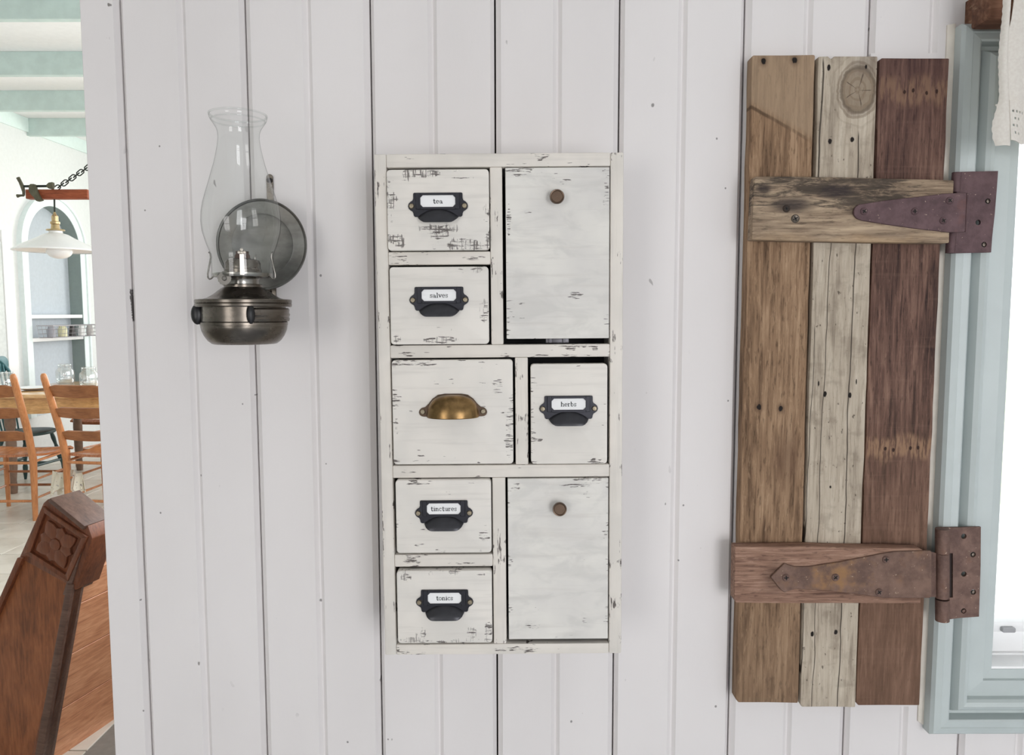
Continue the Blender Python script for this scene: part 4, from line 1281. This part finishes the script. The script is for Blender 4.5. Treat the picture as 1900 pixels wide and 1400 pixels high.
def panel(u, v):
    z = ztop + (zlace-ztop)*v
    x0 = edge_x(mainL, z); x = x0 + (xr-x0)*u
    return (x, CY + fold(x)*(.5+.5*v) + (.004 if u < .02 else 0), z)
B().grid(panel, 90, 26).shell(.0007).obj('panel', M_CLOTH, curtain, smooth=1.2)
def lace_mesh(xa, xb_, za_, zb_fn, cell, yoff, hole):
    b = B()
    nu = max(2, int((xb_(za_)-xa(za_))/cell))
    zl = zb_fn((xa(za_)+xb_(za_))/2)
    nv = max(2, int((za_-zl)/cell))
    vv = []
    for i in range(nu+1):
        row = []
        for j in range(nv+1):
            z = za_ + (zl-za_)*j/nv
            x = xa(z) + (xb_(z)-xa(z))*i/nu
            zz = za_ + (zb_fn(x)-za_)*j/nv
            row.append(b.bm.verts.new((x, CY + fold(x) + yoff(i/nu, j/nv), zz)))
        vv.append(row)
    for i in range(nu):
        for j in range(nv):
            if hole(i, j, nu, nv): continue
            b.bm.faces.new([vv[i][j], vv[i+1][j], vv[i+1][j+1], vv[i][j+1]])
    return b
def hole(i, j, nu, nv):
    if j < 2 or j > nv-4 or i < 1: return False
    return (j % 3 == 1 and (i + (j//3) % 2) % 2 == 0 and (i//5 + j//7) % 3 != 2)
b = lace_mesh(lambda z: edge_x(mainL, z), lambda z: xr, zlace, zbot, .0026, lambda a, c_: 0.0, hole)
b.shell(.0008).obj('lace_border', M_CLOTH, curtain, smooth=0)
def hem(u, v):
    z = ztop + (P(1850, 273, CY).z-ztop)*v
    x0, x1 = edge_x(hemL, z), edge_x(hemR, z)
    rip = .0005*math.sin(z*700)
    return (x0 + (x1-x0)*u + (rip if u == 0 else 0), CY - .006 - .0035*math.sin(math.pi*u) - .002*math.sin(v*9), z)
B().grid(hem, 8, 80).shell(.0009).obj('side_hem', M_CLOTH, curtain, smooth=1.2)
# small lace eyelets stitched along the hem's foot
for (px, py) in ((1855, 222), (1853, 232), (1856, 241), (1850, 215), (1848, 228), (1851, 247), (1849, 195)):
    q = P(px, py, CY-.0098)
    B().lathe([(.0006, -.0004), (.0012, -.0004), (.0012, .0004), (.0006, .0004)], 10, (q.x, CY-.0098, q.z), axis='Y', closed=True).obj('eyelet', M_CLOTH, curtain)

# ================================================================== PEW BESIDE THE OPENING
PA = math.atan2(.2535, 1.0)
PL_ = Vector((math.sin(PA), math.cos(PA), 0))
PO = P(120, 1010, 1.23)
PFR = Matrix.Translation((PO.x, PO.y, 0)) @ Matrix.Rotation(-PA, 4, 'Z')
PFI = PFR.inverted()
def W_(px, py, off=0.0):
    q = PFI @ PP(px, py, PO + PL_*off, PL_)
    return (q.x, q.z)
M_PEW = wood('dark_oak_pew', (64, 34, 23), (104, 59, 38), (130, 78, 52), 'Z', .55, rough=.4, bump=.25, seed=3.0, spec=.5)
M_PEWP = wood('pew_panel_oak', (78, 42, 24), (122, 71, 42), (152, 94, 58), 'Z', .45, rough=.38, bump=.2, seed=8.0, spec=.5)
M_PEWD = wood('pew_cap_oak', (60, 42, 35), (86, 62, 52), (108, 82, 70), 'X', .5, rough=.45, bump=.25, seed=6.0, spec=.5)
M_PEWB = wood('pew_back_oak', (156, 100, 68), (194, 134, 98), (220, 166, 128), 'Y', .6, rough=.34, bump=.3, seed=5.0, spec=.55)  # oak lightened: glare on the back boards is put into the colour
pew = thing('church_pew', tuple(PFR @ Vector((-.1, .3, 0))), 'dark oak church pew with carved flower end beside the wall opening', 'pew')
def pobj(b, name, m, parent=None, smooth=.5): return b.obj(name, m, parent if parent is not None else pew, frame=PFR, smooth=smooth)
tl1, tl2, tl3 = W_(94.5, 925), W_(83, 927.5), W_(75.5, 934)
tr, rc_ = W_(158.7, 977), W_(166.6, 1000.6)
br = W_(135, 1096)
l0 = W_(0, 1105)
dl = Vector(l0) - Vector(tl3)
def left_at(z): return (tl3[0] + dl.x*(z-tl3[1])/dl.y, z)
r0, r1 = W_(156, 1086, .05), W_(100, 1400, .05)
dr_ = Vector(r1) - Vector(r0)
def right_at(z): return (r0[0] + dr_.x*(z-r0[1])/dr_.y, z)
zlow = .02
blk_b = W_(47, 1038)
# recessed panel filling the whole end
pobj(B().prism([left_at(blk_b[1]+.03), tr, br, right_at(r0[1]), right_at(zlow), left_at(zlow)], .014, .040), 'end_panel', M_PEWP)
# left stile
lw = .020
a, bq = left_at(blk_b[1]+.004), left_at(zlow)
pobj(B().prism([a, (a[0]+lw*1.05, a[1]), (bq[0]+lw*1.05, bq[1]), bq], 0.0, .045, .003), 'stile', M_PEW)
# right stile with a moulded inner edge
a, bq = right_at(r0[1]+.02), right_at(zlow)
pobj(B().prism([(a[0]-.022, a[1]), a, bq, (bq[0]-.030, bq[1])], 0.001, .052, .003), 'stile', M_PEWD)
a2, b2_ = (a[0]-.022, a[1]-.04), (bq[0]-.030, bq[1])
pobj(B().prism([(a2[0]-.004, a2[1]-.03), (a2[0]+.002, a2[1]), (b2_[0]+.002, b2_[1]), (b2_[0]-.018, b2_[1])], .008, .03, .002), 'moulding', M_PEW)
# carved top block
blk = [tl1, tl2, tl3, left_at(blk_b[1]), W_(118, 1084), br, rc_, tr]
block = pobj(B().prism(blk, .0095, .105, .003, 2), 'top_block', M_PEW)
cap = [tl1, tr, (tr[0]-.008, tr[1]-.012), (tl1[0]-.008, tl1[1]-.012)]
cap = [(x+.0, z+.003) for x, z in cap]
pobj(B().prism(cap, -.003, .108, .0015), 'cap', M_PEWD)
# shaped cheek behind the block on the back side
ck = [W_(166.6, 1000.6, .05), (W_(166.6, 1000.6, .05)[0]+.012, W_(166.6, 1000.6, .05)[1]-.02), W_(150, 1092, .05), W_(138, 1094, .05)]
pobj(B().prism(ck, .004, .098, .003), 'cheek', M_PEWD)
# frame round the carved square
sq = [Vector(W_(*p)) for p in ((82.5, 952), (150.5, 998), (121, 1066), (56, 1024))]
cen = sum(sq, Vector((0, 0)))/4
def off(p, k): return cen + (p-cen)*k
for i in range(4):
    p, q = sq[i], sq[(i+1) % 4]
    k = 1.22 if i != 0 else 1.2
    pobj(B().prism([tuple(p), tuple(q), tuple(off(q, k)), tuple(off(p, k))], -.0005, .012, .0012), 'carving_frame', M_PEW, block)
ex_ = (sq[1]-sq[0] + sq[2]-sq[3])/4; ez_ = (sq[0]-sq[3] + sq[1]-sq[2])/4
def fl(a, r):
    v = cen + ex_*(r*math.cos(a)) + ez_*(r*math.sin(a))
    return (v.x, v.y)
for k in range(8):
    a = math.radians(k*45 + 45)
    if k % 2 == 0: sh = [(0.26, .10), (.45, .30), (.72, .34), (.98, .22), (1.22, 0), (.98, -.22), (.72, -.34), (.45, -.30), (.26, -.10)]
    else: sh = [(.26, .12), (.5, .22), (.72, .24), (.78, .1), (.88, 0), (.78, -.1), (.72, -.24), (.5, -.22), (.26, -.12)]
    pts = []
    for rr_, w in sh:
        rr_ *= .92 if k % 2 == 0 else 1.0
        x = rr_*math.cos(a) - w*math.sin(a); z = rr_*math.sin(a) + w*math.cos(a)
        v = cen + ex_*x + ez_*z
        pts.append((v.x, v.y))
    pobj(B().prism(pts, .0005, .012, .003, 2, ang=.9), 'petal', M_PEW, block)
pobj(B().prism([fl(2*math.pi*i/18, .26) for i in range(18)], -.002, .012, .0012), 'flower_centre', M_PEW, block)
# raked back boards running away from the end
bp = [W_(158, 1062, .06), W_(150, 1118, .06), W_(132, 1213, .06), W_(111.5, 1317, .06), W_(93, 1452, .06)]
for (p, q) in zip(bp, bp[1:]):
    th_ = .02
    pobj(B().prism([(p[0], p[1]-.0008), (q[0], q[1]+.0008), (q[0]-th_, q[1]+.0008), (p[0]-th_, p[1]-.0008)], .055, 1.35, .0015, 1), 'back_board', M_PEWB)
# seat and far end, mostly out of the picture
sz_ = .44
sxr = right_at(sz_)[0]
pobj(B().box(sxr-.50, sxr-.02, .04, 1.35, sz_-.035, sz_, .006), 'seat', M_PEWP)
pobj(B().prism([left_at(blk_b[1]+.09), tr, right_at(r0[1]), right_at(zlow), left_at(zlow)], 1.33, 1.38, .003), 'far_end', M_PEW)

# ================================================================== DINING TABLE AND CHAIRS
M_CH = wood('honey_maple_chair', (146, 92, 52), (178, 118, 74), (200, 142, 96), 'Z', .4, rough=.32, bump=.1, seed=1.0, spec=.5)
M_CHS = wood('brown_chair_slat', (108, 64, 36), (142, 90, 54), (166, 110, 70), 'X', .4, rough=.36, bump=.1, seed=2.0, spec=.5)
M_CHT = wood('chair_seat_plank', (128, 72, 40), (160, 100, 62), (186, 126, 84), 'Y', .4, rough=.24, bump=.08, seed=3.3, spec=.6)
def ladder_chair(M, label):
    c = thing('ladder_back_chair', (0, 0, 0), label, 'chair', 'ladder-back chairs at the dining table', M=M)
    w, wf, dq = .21, .225, .2
    def co(b, name, m, parent=None): return b.obj(name, m, parent if parent is not None else c, frame=M, smooth=.7)
    for s_ in (-1, 1):
        x = s_*w
        b = B().tube([(x, -dq, 0), (x, -dq+.005, .2), (x, -dq+.01, .42), (x, -dq-.03, .62), (x, -dq-.105, .85), (x, -dq-.150, .99), (x, -dq-.155, 1.012), (x, -dq-.157, 1.024)], [.017, .020, .024, .024, .0235, .022, .019, .011], 12)
        co(b, 'back_post', M_CH)
        b = B().tube([(s_*wf, dq, 0), (s_*wf, dq, .2), (s_*wf, dq, .425)], [.014, .018, .019], 12)
        co(b, 'leg', M_CH)
        for zz, r in ((.15, .009), (.28, .009), (.405, .011)):
            co(B().tube([(s_*w, -dq, zz), (s_*(w+wf)/2, 0, zz+.005), (s_*wf, dq, zz+.01)], [r*.8, r, r*.8], 8), 'stretcher', M_CH)
    for zz, r in ((.135, .010), (.40, .011)):
        co(B().tube([(-w, -dq, zz), (0, -dq, zz), (w, -dq, zz)], [r*.85, r, r*.85], 8), 'stretcher', M_CH)
    for zz, r in ((.16, .010), (.26, .010), (.405, .011)):
        co(B().tube([(-wf, dq, zz), (0, dq, zz), (wf, dq, zz)], [r*.85, r, r*.85], 8), 'stretcher', M_CHS)
    for z0, z1, yy in ((.86, .945, -.322), (.715, .79, -.278), (.555, .625, -.228)):
        b = B()
        def sl(u, v):
            s_ = 2*u-1
            top = z1 - .014*max(0, abs(s_)-.72)/.28
            bot = z0 + .008*s_*s_
            return (s_*(w-.012), yy - .02*(1-s_*s_) - (.03*(v-.5)*(z1-z0)/.08), bot + (top-bot)*v)
        b.grid(sl, 14, 4).shell(.011)
        co(b, 'slat', M_CHS)
    # dished seat of narrow planks
    n = 7
    for i in range(n):
        x0, x1 = -1 + 2*i/n, -1 + 2*(i+1)/n
        b = B()
        def stp(u, v):
            s_ = x0 + .006 + (x1-x0-.012)*u
            y = -.19 + .42*v
            ww = (w+.012) + (wf-w+.02)*v
            return (s_*ww, y, .432 + .022*(2*v-1)**2 + .010*s_*s_ - (.03*max(0, v-.9)/.1))
        b.grid(stp, 2, 12).shell(.016)
        co(b, 'seat_plank', M_CHT)
    return c
def chair_M(anchor, local_, phi):
    R = Matrix.Rotation(phi, 4, 'Z')
    return Matrix.Translation(Vector(anchor) - R @ Vector(local_)) @ R
chair1 = ladder_chair(chair_M((-3.283, 4.17, 0), (.21, -.2, 0), math.radians(1)), 'honey wood ladder-back chair at the left picture edge')
chair2 = ladder_chair(chair_M((-3.075, 4.20, 0), (-.21, -.2, 0), math.radians(-9)), 'honey wood ladder-back chair with a towel, next to the wall edge')
chair3 = ladder_chair(chair_M((-4.0, 6.42, 0), (.21, -.2, 0), math.radians(180-4)), 'wooden ladder-back chair on the far side of the dining table')

# table
M_TBL = wood('pale_oak_table', (160, 116, 66), (196, 152, 96), (222, 184, 130), 'X', .4, rough=.28, bump=.08, seed=2.0, spec=.55)
TZ = .80
TM = Matrix.Translation((-3.02, 5.40, 0)) @ DR
table = thing('dining_table', (0, 0, 0), 'oak dining table with scalloped apron behind the ladder-back chairs', 'table', M=TM)
tx, ty = 1.08, .58
b = B()
pts = rrect(-tx, tx, -ty, ty, .22, 8)
vv = [(x, y, TZ-.03) for x, y in pts] + [(x, y, TZ) for x, y in pts]
nn = len(pts)
_, fs = b.poly(vv, [tuple(range(nn))[::-1], tuple(range(nn, 2*nn))] + [(i, (i+1) % nn, (i+1) % nn+nn, i+nn) for i in range(nn)])
b._bevel(fs, .006, 2, .9)
b.obj('table_top', wood('polished_table_top', (168, 126, 78), (202, 160, 108), (226, 190, 140), 'X', .4, rough=.1, bump=.03, seed=2.0, spec=.9), table, frame=TM)
def apron(x0, x1, y, nm='apron'):
    p = [(x0, TZ-.03), (x0, TZ-.17)]
    for i in range(1, 16):
        u = i/16
        p.append((x0+(x1-x0)*u, TZ-.17 + .035*math.sin(math.pi*u)**.5*(1 if .2 < u < .8 else .6)))
    p += [(x1, TZ-.17), (x1, TZ-.03)]
    return p
for y in (-ty+.05, ty-.07):
    B().prism(apron(-tx+.12, tx-.12, 0), y, y+.02, .001, 1).obj('apron', M_TBL, table, frame=TM)
for x in (-tx+.06, tx-.08):
    B().box(x, x+.02, -ty+.15, ty-.15, TZ-.15, TZ-.03).obj('apron', M_TBL, table, frame=TM)
M_LEG = plain('grey_brown_table_leg', (120, 96, 80), .4, var=.1)
for sx_2 in (-1, 1):
    for sy in (-1, 1):
        b = B().lathe([(.0, 0), (.026, 0), (.03, .05), (.024, .1), (.034, .2), (.038, .4), (.03, .5), (.04, .54), (.04, TZ-.03), (0, TZ-.03)], 20, (sx_2*(tx-.16), sy*(ty-.13), 0))
        b.obj('leg', M_LEG, table, frame=TM)

# jars and plates
M_JAR = thin_glass('jar_glass', (.95, .975, .975, 1), 2.5, edge=(.72, .78, .79, 1))
def jar(x, y, s, label):
    t_ = thing('mason_jar', (x, y, TZ+.001), label, 'jar', 'glass jars on the dining table')
    pr = [(.0, 0), (.058, .0), (.070, .008), (.074, .03), (.074, .10), (.070, .118), (.056, .132), (.052, .140), (.056, .143), (.056, .150), (.052, .153), (.056, .158), (.056, .166), (.053, .170)]
    pi = [(max(0, r-.004), z+.004 if z < .02 else z) for r, z in pr]
    prof = [(r*s, z*s) for r, z in pr]
    B().lathe(prof, 28, (x, y, TZ+.001)).obj('jar_body', M_JAR, t_, smooth=.7)
    B().lathe([(.048*s, .001+.004), (.069*s, .03*s), (.069*s, .034*s), (0, .034*s)], 20, (x, y, TZ+.001)).obj('jar_foot', M_JAR, t_, smooth=.7)
def on_table(px, py, z=TZ):
    d_ = ray(px, py); return CAM + d_*((z-CAM.z)/d_.z)
def atY(px, Y): return P(px, 700, Y).x
jar(atY(121, 5.78), 5.78, 1.0, 'clear glass jar standing on the table before the arched recess')
jar(atY(165, 5.45), 5.45, .98, 'clear glass jar on the table nearest the white wall edge')
jar(atY(11, 5.12), 5.12, .90, 'clear glass jar on the table at the left picture edge')
M_PLATE = plain('white_china', (226, 228, 230), .2, var=.01)
for (px, Y, lab) in ((62, 5.2, 'white china plate on the table between the two chairs'), (128, 5.05, 'white china plate on the table behind the right chair'), ):
    x = atY(px, Y)
    b = B().lathe([(0, .004), (.075, .004), (.095, .012), (.135, .02), (.137, .023), (.095, .016), (.07, .008), (0, .008)], 36, (x, Y, TZ))
    tag(b.obj('plate', M_PLATE, smooth=.7), lab, 'plate', 'plates on the dining table')

# towel hung over the chair's low rung
b = B()
tw = P(122, 890, 4.32)
def towel(u, v):
    s_ = 2*u-1
    x = tw.x + .035 + s_*.105
    fx = .016*math.sin(u*21) + .009*math.sin(u*47+2)
    drop = .06 + .02*math.cos(u*6)
    a = (v-.5)*2
    z = .30 - abs(a)*drop*1.9 + .012*math.sin(u*9+v*5) + .016*(1-a*a)
    y = 4.28 + a*.045*(1+.3*math.sin(u*11)) + fx
    return (x, y, z)
b.grid(towel, 40, 16).shell(.004)
g_ = G('patterned_towel')
nz = g_.noise(g_.map((60, 60, 60)), 1.0, 3)
g_.fin(g_.mix(g_.step(nz, .60, .68), C(224, 220, 206), C(150, 140, 140)), .9)
tag(b.obj('dish_towel', g_.m, smooth=1.2), 'crumpled white patterned towel hanging low on the right chair', 'towel')

# teal chair at the table's end
M_TEAL = plain('teal_chair_paint', (58, 104, 110), .4, var=.08)
M_TEALD = plain('dark_teal_chair_paint', (40, 66, 66), .45, var=.1)
CM = Matrix.Translation((-4.01, 5.27, 0)) @ Matrix.Rotation(math.radians(-96), 4, 'Z')
tc = thing('painted_chair', (0, 0, 0), 'teal painted spindle chair at the left end of the table', 'chair', M=CM)
def to(b, name, m=M_TEAL): return b.obj(name, m, tc, frame=CM, smooth=.7)
b = B()
sp_ = [(.2*math.cos(t_)*(1+.1*math.sin(t_)), .2*math.sin(t_)) for t_ in [2*math.pi*i/28 for i in range(28)]]
vv = [(x, y, .43) for x, y in sp_] + [(x, y, .455) for x, y in sp_]
_, fs = b.poly(vv, [tuple(range(28))[::-1], tuple(range(28, 56))] + [(i, (i+1) % 28, (i+1) % 28+28, i+28) for i in range(28)])
b._bevel(fs, .006, 2, .9)
to(b, 'seat', M_TEALD)
for sx_2, sy in ((-1, -1), (1, -1), (-1, 1), (1, 1)):
    p0, p1 = Vector((sx_2*.12, sy*.12, .43)), Vector((sx_2*.2, sy*.2, 0))
    rs = [.013, .018, .012, .02, .022, .012, .02, .016, .010]
    to(B().tube([p0.lerp(p1, i/8) for i in range(9)], rs, 12), 'leg', M_TEALD)
to(B().tube([(-.165, -.165, .19), (.165, -.165, .19)], .011, 8), 'stretcher', M_TEALD)
to(B().tube([(-.165, .165, .19), (.165, .165, .19)], .011, 8), 'stretcher', M_TEALD)
to(B().tube([(0, -.165, .19), (0, .165, .19)], .011, 8), 'stretcher', M_TEALD)
bow = [(-.19*math.cos(math.pi*i/16), -.17-.10*math.sin(math.pi*i/16)**.7, .45+.60*math.sin(math.pi*i/16)**.55) for i in range(17)]
to(B().tube(bow, .013, 10), 'back_bow')
for i in range(-3, 4):
    x = i*.045
    zt2 = .45 + .60*(math.sqrt(max(0, 1-(x/.19)**2)))**.55
    to(B().tube([(x*.8, -.165, .45), (x, -.17-.10*(math.sqrt(max(0, 1-(x/.19)**2)))**.7, zt2)], .007, 8), 'spindle')
b = B().prism(rrect(-.16, .16, .93, 1.065, .06, 6), -.262, -.272, .003)
to(b, 'crest')

# ================================================================== ARCHED RECESS IN THE DINING WALL
M_CASE = plain('pale_aqua_casing', (214, 226, 223), .45, var=.02)
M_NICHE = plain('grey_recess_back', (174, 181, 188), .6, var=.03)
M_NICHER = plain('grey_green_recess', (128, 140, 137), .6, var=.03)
M_SHELF = plain('white_shelf_paint', (232, 238, 238), .4, var=.01)
niche = thing('arched_cupboard', (0, 0, 0), 'arched built-in cupboard with pale aqua casing and shelves', 'cupboard', M=LWF @ Matrix.Translation((ac, 0, ZB)))
def nobj(b, name, m, smooth=.6): return b.obj(name, m, niche, frame=LWF, smooth=smooth)
cw = ac-ar - LWp(31, 470)[0]
def ring_sweep(r0_, r1_, y0, y1):
    b = B()
    A = [(ac - r0_, ZB)] + [(ac + r0_*math.cos(math.pi - math.pi*i/32), zspr + r0_*math.sin(math.pi*i/32)) for i in range(33)] + [(ac + r0_, ZB)]
    O = [(ac - r1_, ZB)] + [(ac + r1_*math.cos(math.pi - math.pi*i/32), zspr + r1_*math.sin(math.pi*i/32)) for i in range(33)] + [(ac + r1_, ZB)]
    n_ = len(A)
    v = [(x, y0, z) for x, z in A] + [(x, y0, z) for x, z in O] + [(x, y1, z) for x, z in O] + [(x, y1, z) for x, z in A]
    f = []
    for i in range(n_-1):
        for k in range(4):
            k2 = (k+1) % 4
            f.append((k*n_+i, k*n_+i+1, k2*n_+i+1, k2*n_+i))
    f += [(0, n_, 2*n_, 3*n_), (n_-1, 2*n_-1, 3*n_-1, 4*n_-1)]
    b.poly(v, f)
    return b
nobj(ring_sweep(ar-.004, ar+cw*.86, -.035, .0), 'arch_casing', M_CASE)
nobj(ring_sweep(ar+cw*.72, ar+cw*.98, -.05, .0), 'arch_moulding', M_CASE)
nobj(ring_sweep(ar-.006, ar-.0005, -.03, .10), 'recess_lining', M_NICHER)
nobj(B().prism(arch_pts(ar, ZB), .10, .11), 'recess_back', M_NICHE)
zsh = []
for py in (586, 628):
    _, z = LWp(95, py, .02)
    zsh.append(z)
    nobj(B().box(ac-ar+.004, ac+ar-.004, -.025, .098, z-.022, z+.012, .002), 'shelf', M_SHELF)
# wire basket on the lower shelf, with small things in it
M_WIRE = plain('grey_wire', (150, 146, 150), .35, .8)
bz = zsh[1] + .013
b = B()
x0_, x1_ = ac-ar+.03, ac+ar+.06
BH = .115
def rect(z, o, y0_, y1_): return [(x0_-o, y0_-o, z), (x1_+o, y0_-o, z), (x1_+o, y1_+o, z), (x0_-o, y1_+o, z)]
b.tube(rect(bz+.004, 0, -.205, -.08), .003, 6, closed=True)
b.tube(rect(bz+BH, .015, -.205, -.08), .0045, 6, closed=True)
for i in range(15):
    x = x0_ + (x1_-x0_)*i/14
    b.tube([(x, -.22, bz+BH), (x, -.205, bz+.004), (x, -.08, bz+.004), (x, -.065, bz+BH)], .002, 5)
for zz in (.04, .08): b.tube(rect(bz+zz, .006, -.205, -.08), .002, 5, closed=True)
tag(b.obj('wire_basket', M_WIRE, frame=LWF), 'long wire basket hung on the arched cupboard shelf', 'basket')
rnd2 = random.Random(3)
items = (((208, 204, 170), .04, 'pale cream tin in the wire basket'), ((150, 150, 158), .035, 'grey tin at the near end of the wire basket'), ((54, 50, 52), .03, 'small black jar in the middle of the wire basket'),
         ((232, 232, 232), .03, 'small white cup in the wire basket'), ((176, 172, 170), .032, 'light grey jar at the far end of the wire basket'))
pos = (.30, .10, .48, .66, .83)
for (rgb, r, lab), u_ in zip(items, pos):
    x = x0_ + (x1_-x0_)*u_
    bb = B().lathe([(0, 0), (r, 0), (r, .075), (r*.8, .085), (r*.8, .1), (0, .1)], 18, (x, -.142, bz+.008))
    tag(bb.obj('canister', plain('canister_paint', rgb, .5), frame=LWF), lab, 'canister', 'canisters in the wire basket')

# door frame at the extreme left of that wall
t0, t1 = LWp(-30, 560)[0], LWp(6, 560)[0]
t2 = LWp(27, 560)[0]
dr0 = tag(B().box(t1-.95, t1, -.012, .0, .01, 2.05, .002).obj('door_1', plain('grey_white_door', (196, 200, 198), .5), frame=LWF), 'pale grey door in the dining room wall', kind='structure')
tag(B().box(t1, t2-.02, -.022, .0, 0, 2.15, .003).obj('trim_1', M_SHELF, frame=LWF), 'white door trim on the dining room wall', kind='structure')

# ================================================================== HANGING LAMP
PY = 4.6
M_YOKE = wood('red_brown_beam', (92, 44, 28), (132, 68, 44), (158, 88, 60), 'X', .4, rough=.5, bump=.2, seed=1.9)
M_IRON = plain('green_grey_iron', (92, 88, 72), .5, .5, var=.15)
M_DARKI = plain('dark_iron', (44, 48, 44), .5, .6)
M_ENAMEL = plain('white_enamel', (226, 230, 226), .25, var=.01)
M_GLOBE = plain('white_glass_globe', (238, 240, 238), .2, var=0)
yl, yr_ = P(52, 361, PY), P(166, 361, PY)
hz = .033
pend = thing('pendant_lamp', tuple(P(101, 466, PY)), 'white enamel pendant lamp hung from a wooden bar with an iron clamp', 'lamp')
B().box(yl.x, yr_.x, PY-.03, PY+.03, yl.z-hz, yl.z+hz, .003).obj('hanging_bar', M_YOKE, pend)
cxp = P(105, 466, PY).x
zb_ = P(101, 466, PY).z
rs_ = 71*5.6/1420
pr = [(rs_, 0), (rs_+.003, .004), (rs_, .010), (rs_*.72, .055), (rs_*.45, .092), (rs_*.28, .120), (rs_*.16, .130), (rs_*.155, .145), (.0, .148)]
pi = [(r*.985, z-.004) for r, z in pr[2:-1]]
B().lathe(pr[:-1] + [(0, .148), (0, .143)] + pi[::-1], 56, (cxp, PY, zb_)).obj('shade', M_ENAMEL, pend, smooth=.5)
B().ball((cxp+.02, PY, zb_+.0), .085, .085, .055, 24, 14).obj('globe', M_GLOBE, pend, smooth=1.2)
B().lathe([(0, .145), (.062, .147), (.06, .155), (.03, .160), (.026, .19), (.032, .195), (.032, .21), (.022, .215), (.022, .25), (.012, .262), (.006, .28), (0, .282)], 24, (cxp, PY, zb_)).obj('socket', plain('pale_brass_socket', (178, 156, 118), .3, .8), pend)
B().tube([(cxp, PY, zb_+.27), (P(101, 371, PY).x, PY, yl.z-hz)], .006, 8).obj('cord', M_DARKI, pend)
# iron clamp
def pv(px, py, dy=-.03): q = P(px, py, PY+dy); return (q.x, q.y, q.z)
cl = B()
cl.tube([pv(43, 345.5), pv(96, 345)], .0085, 10)
cl.obj('clamp_screw', M_DARKI, pend)
cl = B()
cl.tube([pv(33.5, 329.5), pv(38, 338), pv(42, 347), pv(44, 356), pv(44, 362.5)], [.013, .012, .014, .010, .009], 10)
cl.tube([pv(44, 362.5), pv(38, 362.5), pv(32, 363.5)], [.008, .008, .013], 10)
cl.obj('clamp_handle', M_IRON, pend)
cl = B()
j = [P(*p, PY-.03) for p in ((57, 345), (60, 342), (67, 342), (69.5, 347), (71, 353), (75, 362), (79, 369), (82.5, 372), (78, 373.5), (73.5, 374.5), (70, 373), (66, 367), (61, 362), (57, 356))]
cl.prism([(p.x, p.z) for p in j], PY-.028, PY-.055, .003, 2)
cl.obj('clamp_jaw', M_IRON, pend)
cl = B()
j = [P(*p, PY-.03) for p in ((88, 343), (92, 339), (99, 338), (100, 346), (98, 351.5), (92, 350), (88, 347))]
cl.prism([(p.x, p.z) for p in j], PY-.015, PY-.045, .003, 2)
cl.obj('clamp_nut', M_IRON, pend)
# chain to the ceiling
c0_, c1_ = Vector(pv(102, 351, 0)), Vector(pv(161, 304, 0))
dirc = (c1_-c0_).normalized()
tot = (CEIL_Z - c0_.z)/dirc.z
nl = int(tot/.036)
def link_mesh():
    b = B()
    pts = []
    for i in range(16):
        a = 2*math.pi*i/16
        pts.append((.015*math.cos(a), 0, (.012 if math.sin(a) > 0 else -.012) + .015*math.sin(a)))
    b.tube(pts, .0042, 6, closed=True)
    return b
lk = None
q0 = Vector((0, 0, 1)).rotation_difference(dirc).to_matrix().to_4x4()
for i in range(nl):
    s_ = (i+.5)*tot/nl
    sag = -.05*math.sin(math.pi*s_/tot)
    M = Matrix.Translation(c0_ + dirc*s_ + Vector((0, 0, sag))) @ q0 @ Matrix.Rotation(math.pi/2*(i % 2) + .5, 4, 'Z')
    if lk is None: lk = link_mesh().obj('chain_link', M_DARKI, pend, frame=M, recenter=False)
    else:
        c_ = lk.copy(); col.objects.link(c_); WM[c_.name] = M
        c_.matrix_basis = WM[pend.name].inverted() @ M
B().lathe([(0, 0), (.05, 0), (.045, -.02), (.012, -.035), (0, -.036)], 20, tuple(c0_ + dirc*tot)).obj('ceiling_hook', M_DARKI, pend)
